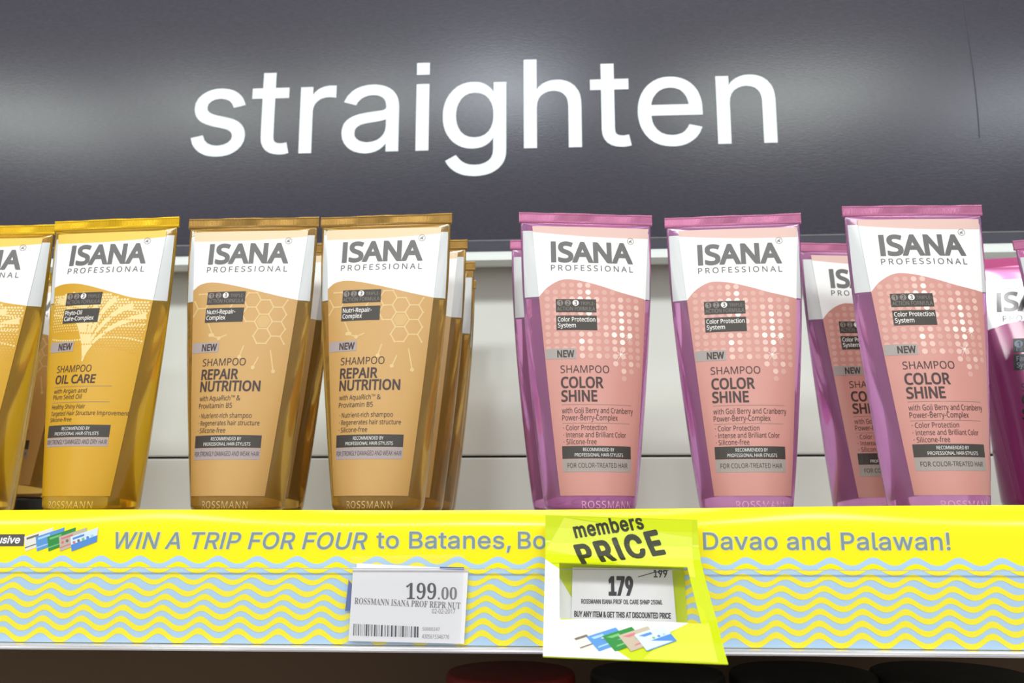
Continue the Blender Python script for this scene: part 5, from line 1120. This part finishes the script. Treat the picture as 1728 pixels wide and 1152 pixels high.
# members card: flat at the top, curling out towards the aisle below
rows_px = [(868.5, 0.4330), (890, 0.4325), (915, 0.4312), (935, 0.4278), (950, 0.4225), (970, 0.4150), (1000, 0.4032), (1036, 0.3895), (1075, 0.3775), (1107.5, 0.3668)]
PR = []
acc = 0.0
for i, (py, y) in enumerate(rows_px):
    z = at(949.5, py, y)[1]
    if i: acc += math.hypot(y - PR[-1][1], z - PR[-1][2])
    PR.append((acc, y, z))
SL = np.array([p[0] for p in PR]); PY = np.array([p[1] for p in PR]); PZ = np.array([p[2] for p in PR])
CL, CRx = -0.0083, 0.0636
ROLL = math.tan(R_(-1.75))
cbase = (0.0277, 0.40, PZ[-1])
def card(x, sd, off):
    """x across the card, sd down its length"""
    y = np.interp(sd, SL, PY); z = np.interp(sd, SL, PZ)
    t = (np.interp(sd + 0.001, SL, PY) - np.interp(sd - 0.001, SL, PY), np.interp(sd + 0.001, SL, PZ) - np.interp(sd - 0.001, SL, PZ))
    d = math.hypot(*t) or 1
    n = (t[1] / d, -t[0] / d)                              # towards the viewer
    z = z + (x - CL) * ROLL
    return (x - cbase[0], y + n[0] * off - cbase[1], z + n[1] * off - cbase[2])
def cpt(px, py):
    """photo point -> (x, sd) on the card"""
    lo, hi = 0.0, SL[-1]
    x = 0
    for _ in range(40):
        m = (lo + hi) / 2
        y = float(np.interp(m, SL, PY)); p = at(px, py, y); x = p[0]
        z = float(np.interp(m, SL, PZ)) + (x - CL) * ROLL
        if z > p[1]: lo = m
        else: hi = m
    return (x, (lo + hi) / 2)
mc = empty('price_card', cbase, 'lime green and white members PRICE card curling out from the shelf edge', 'price card')
wx0, wx1 = -0.0018, 0.0568
ws0, ws1 = cpt(1050, 953)[1], cpt(1050, 1047)[1]
xs = sorted(set([CL, wx0, wx1, CRx] + list(np.linspace(CL, CRx, 25))))
ss = sorted(set([ws0, ws1] + [float(q) for q in SL] + [float(q) for q in np.linspace(0, SL[-1], 40)]))
v = []; f = []; idx = {}; rims = []
for k, off in enumerate((0.0, -0.0004)):
    for i, x in enumerate(xs):
        for j, sd in enumerate(ss):
            idx[k, i, j] = len(v); v.append(card(x, sd, off))
solid = lambda i, j: 0 <= i < len(xs) - 1 and 0 <= j < len(ss) - 1 and not (wx0 - 1e-6 <= xs[i] and xs[i + 1] <= wx1 + 1e-6 and ws0 - 1e-6 <= ss[j] and ss[j + 1] <= ws1 + 1e-6)
for i in range(len(xs) - 1):
    for j in range(len(ss) - 1):
        if not solid(i, j): continue
        q = [(i, j), (i, j + 1), (i + 1, j + 1), (i + 1, j)]
        f.append(tuple(idx[0, a, b] for a, b in q)); f.append(tuple(idx[1, a, b] for a, b in reversed(q)))
        for (a, b), (c, d), (ni, nj) in (((i, j), (i, j + 1), (i - 1, j)), ((i, j + 1), (i + 1, j + 1), (i, j + 1)), ((i + 1, j + 1), (i + 1, j), (i + 1, j)), ((i + 1, j), (i, j), (i, j - 1))):
            if not solid(ni, nj):
                rims.append((idx[0, a, b], idx[1, a, b], idx[1, c, d], idx[0, c, d]))
ns = len(f); r0 = len(v); v += v[:]; f += [tuple(r0 + k for k in r) for r in rims]
co = link('card', v, f, M_lime, mc)
co.data.polygons.foreach_set('use_smooth', np.array([i < ns for i in range(len(f))], dtype=bool))
def clip_poly(poly, inside, cut):
    out = []
    for i, p in enumerate(poly):
        q = poly[(i + 1) % len(poly)]
        if inside(p): out.append(p)
        if inside(p) != inside(q): out.append(cut(p, q))
    return out
def card_print(name, polys, m, off):
    """prints polygons given in photo points, cut into strips that follow the curl and miss the window"""
    v = []; f = []
    for poly in polys:
        P2 = [cpt(*p) for p in poly]
        bands = [0.0] + [float(s) for s in np.linspace(0.004, SL[-1] - 0.002, 24)] + [ws0, ws1] + [float(q) for q in SL]
        bands = sorted(bands)
        for a, b in zip(bands[:-1], bands[1:]):
            if b - a < 1e-6: continue
            cols = [(CL, CRx)] if (b <= ws0 + 1e-6 or a >= ws1 - 1e-6) else [(CL, wx0), (wx1, CRx)]
            for c0, c1 in cols:
                q = P2
                for ins, k, val in ((lambda p: p[1] >= a, 1, a), (lambda p: p[1] <= b, 1, b), (lambda p: p[0] >= c0, 0, c0), (lambda p: p[0] <= c1, 0, c1)):
                    if len(q) < 3: break
                    def cut(p, r, k=k, val=val):
                        t = (val - p[k]) / (r[k] - p[k]); return (p[0] + (r[0] - p[0]) * t, p[1] + (r[1] - p[1]) * t)
                    q = clip_poly(q, ins, cut)
                if len(q) >= 3:
                    n0 = len(v); v += [card(x, s_, off) for x, s_ in q]; f.append(tuple(range(n0, n0 + len(q))))
    return link(name, v, f, m, mc)
for pl in ([(952, 873), (1168, 906), (1174, 975), (921, 927)], [(1152, 1052), (1196, 1050), (1212, 1118), (1085, 1112), (1120, 1080)]):
    card_print('light_print', [pl], M_lime2, 0.00010)
for pl in ([(955, 872), (1168, 878), (1168, 906), (1080, 893)], [(921, 927), (1050, 950), (921, 950)], [(1150, 990), (1188, 1030), (1194, 1052), (1150, 1052)]):
    card_print('yellow_print', [pl], M_lime3, 0.00014)
card_print('white_print_glare', [[(912, 938), (944, 960), (946, 1046), (1040, 1042), (1165, 1050), (1120, 1072), (1032, 1092), (1064, 1116), (910, 1112)]], M_cwhite, 0.00018)  # white print of the lower corner, with the glare on the curl painted in
def card_shape(sh):
    sh.refine(0.003)
    return [card(x, sd, 0.00026) for x, sd in sh.v]
s = Shape()
def ctext(t, p0, p1, cap_m, bold, track):
    a, b = cpt(*p0), cpt(*p1)
    ang = math.atan2(-(b[1] - a[1]), b[0] - a[0])
    sub = Shape(); L = math.hypot(b[0] - a[0], b[1] - a[1])
    sub.text(t, 0, 0, cap_m, L, font='I', bold=bold, round_=True, shear=-0.10, track=track)
    base_i = len(s.v)
    for x, y in sub.v:
        X = x * math.cos(ang) - y * math.sin(ang); Y = x * math.sin(ang) + y * math.cos(ang)
        s.v.append((a[0] + X, a[1] - Y))
    s.f += [tuple(q + base_i for q in fc)[::-1] for fc in sub.f]; s.m += sub.m
ctext('members', (971, 907), (1088, 891), 0.0066, 0.09, 0.04)
ctext('PRICE', (981, 951), (1124, 933), 0.0112, 0.13, 0.10)
cs = card_shape(s)
link('lettering', cs, s.f, M_cink, mc)
fan = []
for k in range(5):
    d = 27.0 * k
    fan.append((cpt(962 + d, 1076 - k), cpt(1012 + d, 1060 - k), cpt(1034 + d, 1082), cpt(984 + d, 1100)))
s = card_art(fan)
order = {}
for fi, fc in enumerate(s.f):
    for q in fc: order[q] = fi
link('card_picture', [card(x, sd, 0.00026 + 0.00001 * order[i]) for i, (x, sd) in enumerate(s.v)], s.f, CM, mc, s.m)
# flap of the card that is tucked behind the clear sheet, seen through the window
slab('tucked_flap', [at(936, 1056, 0.4392), at(1160, 1058, 0.4392), at(1153, 940, 0.4392), at(936, 938, 0.4392)], 0.4388, M_lime, 0.0003, mc, cbase)
slab('flap_print', [at(943, 972, 0.4386), at(966, 1010, 0.4386), at(966, 1054, 0.4386), at(940, 1054, 0.4386)], 0.43865, M_cwhite, 0.0001, mc, cbase)

# ------------------------------------------------------------------ tubs on the dark shelf below
def tub(px, y, r, rgb, label):
    zt = at(px, 1113.5, y + r)[1]
    x = at(px, 1113, y)[0]
    H = zt + 0.27
    t = empty('cosmetic_tub', (x, y, -0.27), label, 'tub', 'tubs on the lower shelf')
    lidm = mat('tub lid', rgb, 0.45); bm_ = mat('tub wall', tuple(int(c * 0.8) for c in rgb), 0.4)
    lathe('tub_body', [(r * 0.86, 0), (r * 0.9, 0.003), (r * 0.93, H - 0.03), (r * 0.93, H - 0.024)], bm_, t)
    lathe('lid', [(r * 0.97, H - 0.026), (r, H - 0.024), (r, H - 0.003), (r * 0.985, H - 0.0008), (r * 0.95, H), (r * 0.3, H + 0.0002)], lidm, t)
tub(862, 0.545, 0.0375, (120, 30, 24), 'dark red lidded tub on the shaded lower shelf below the price card')
tub(1108, 0.545, 0.0385, (40, 36, 32), 'dark brown lidded tub next to the red one on the lower shelf')
tub(1352, 0.545, 0.0410, (36, 33, 30), 'dark brown lidded tub third along the lower shelf from the red one')
tub(1600, 0.545, 0.0430, (40, 37, 32), 'dark brown lidded tub fourth along the lower shelf from the red one')
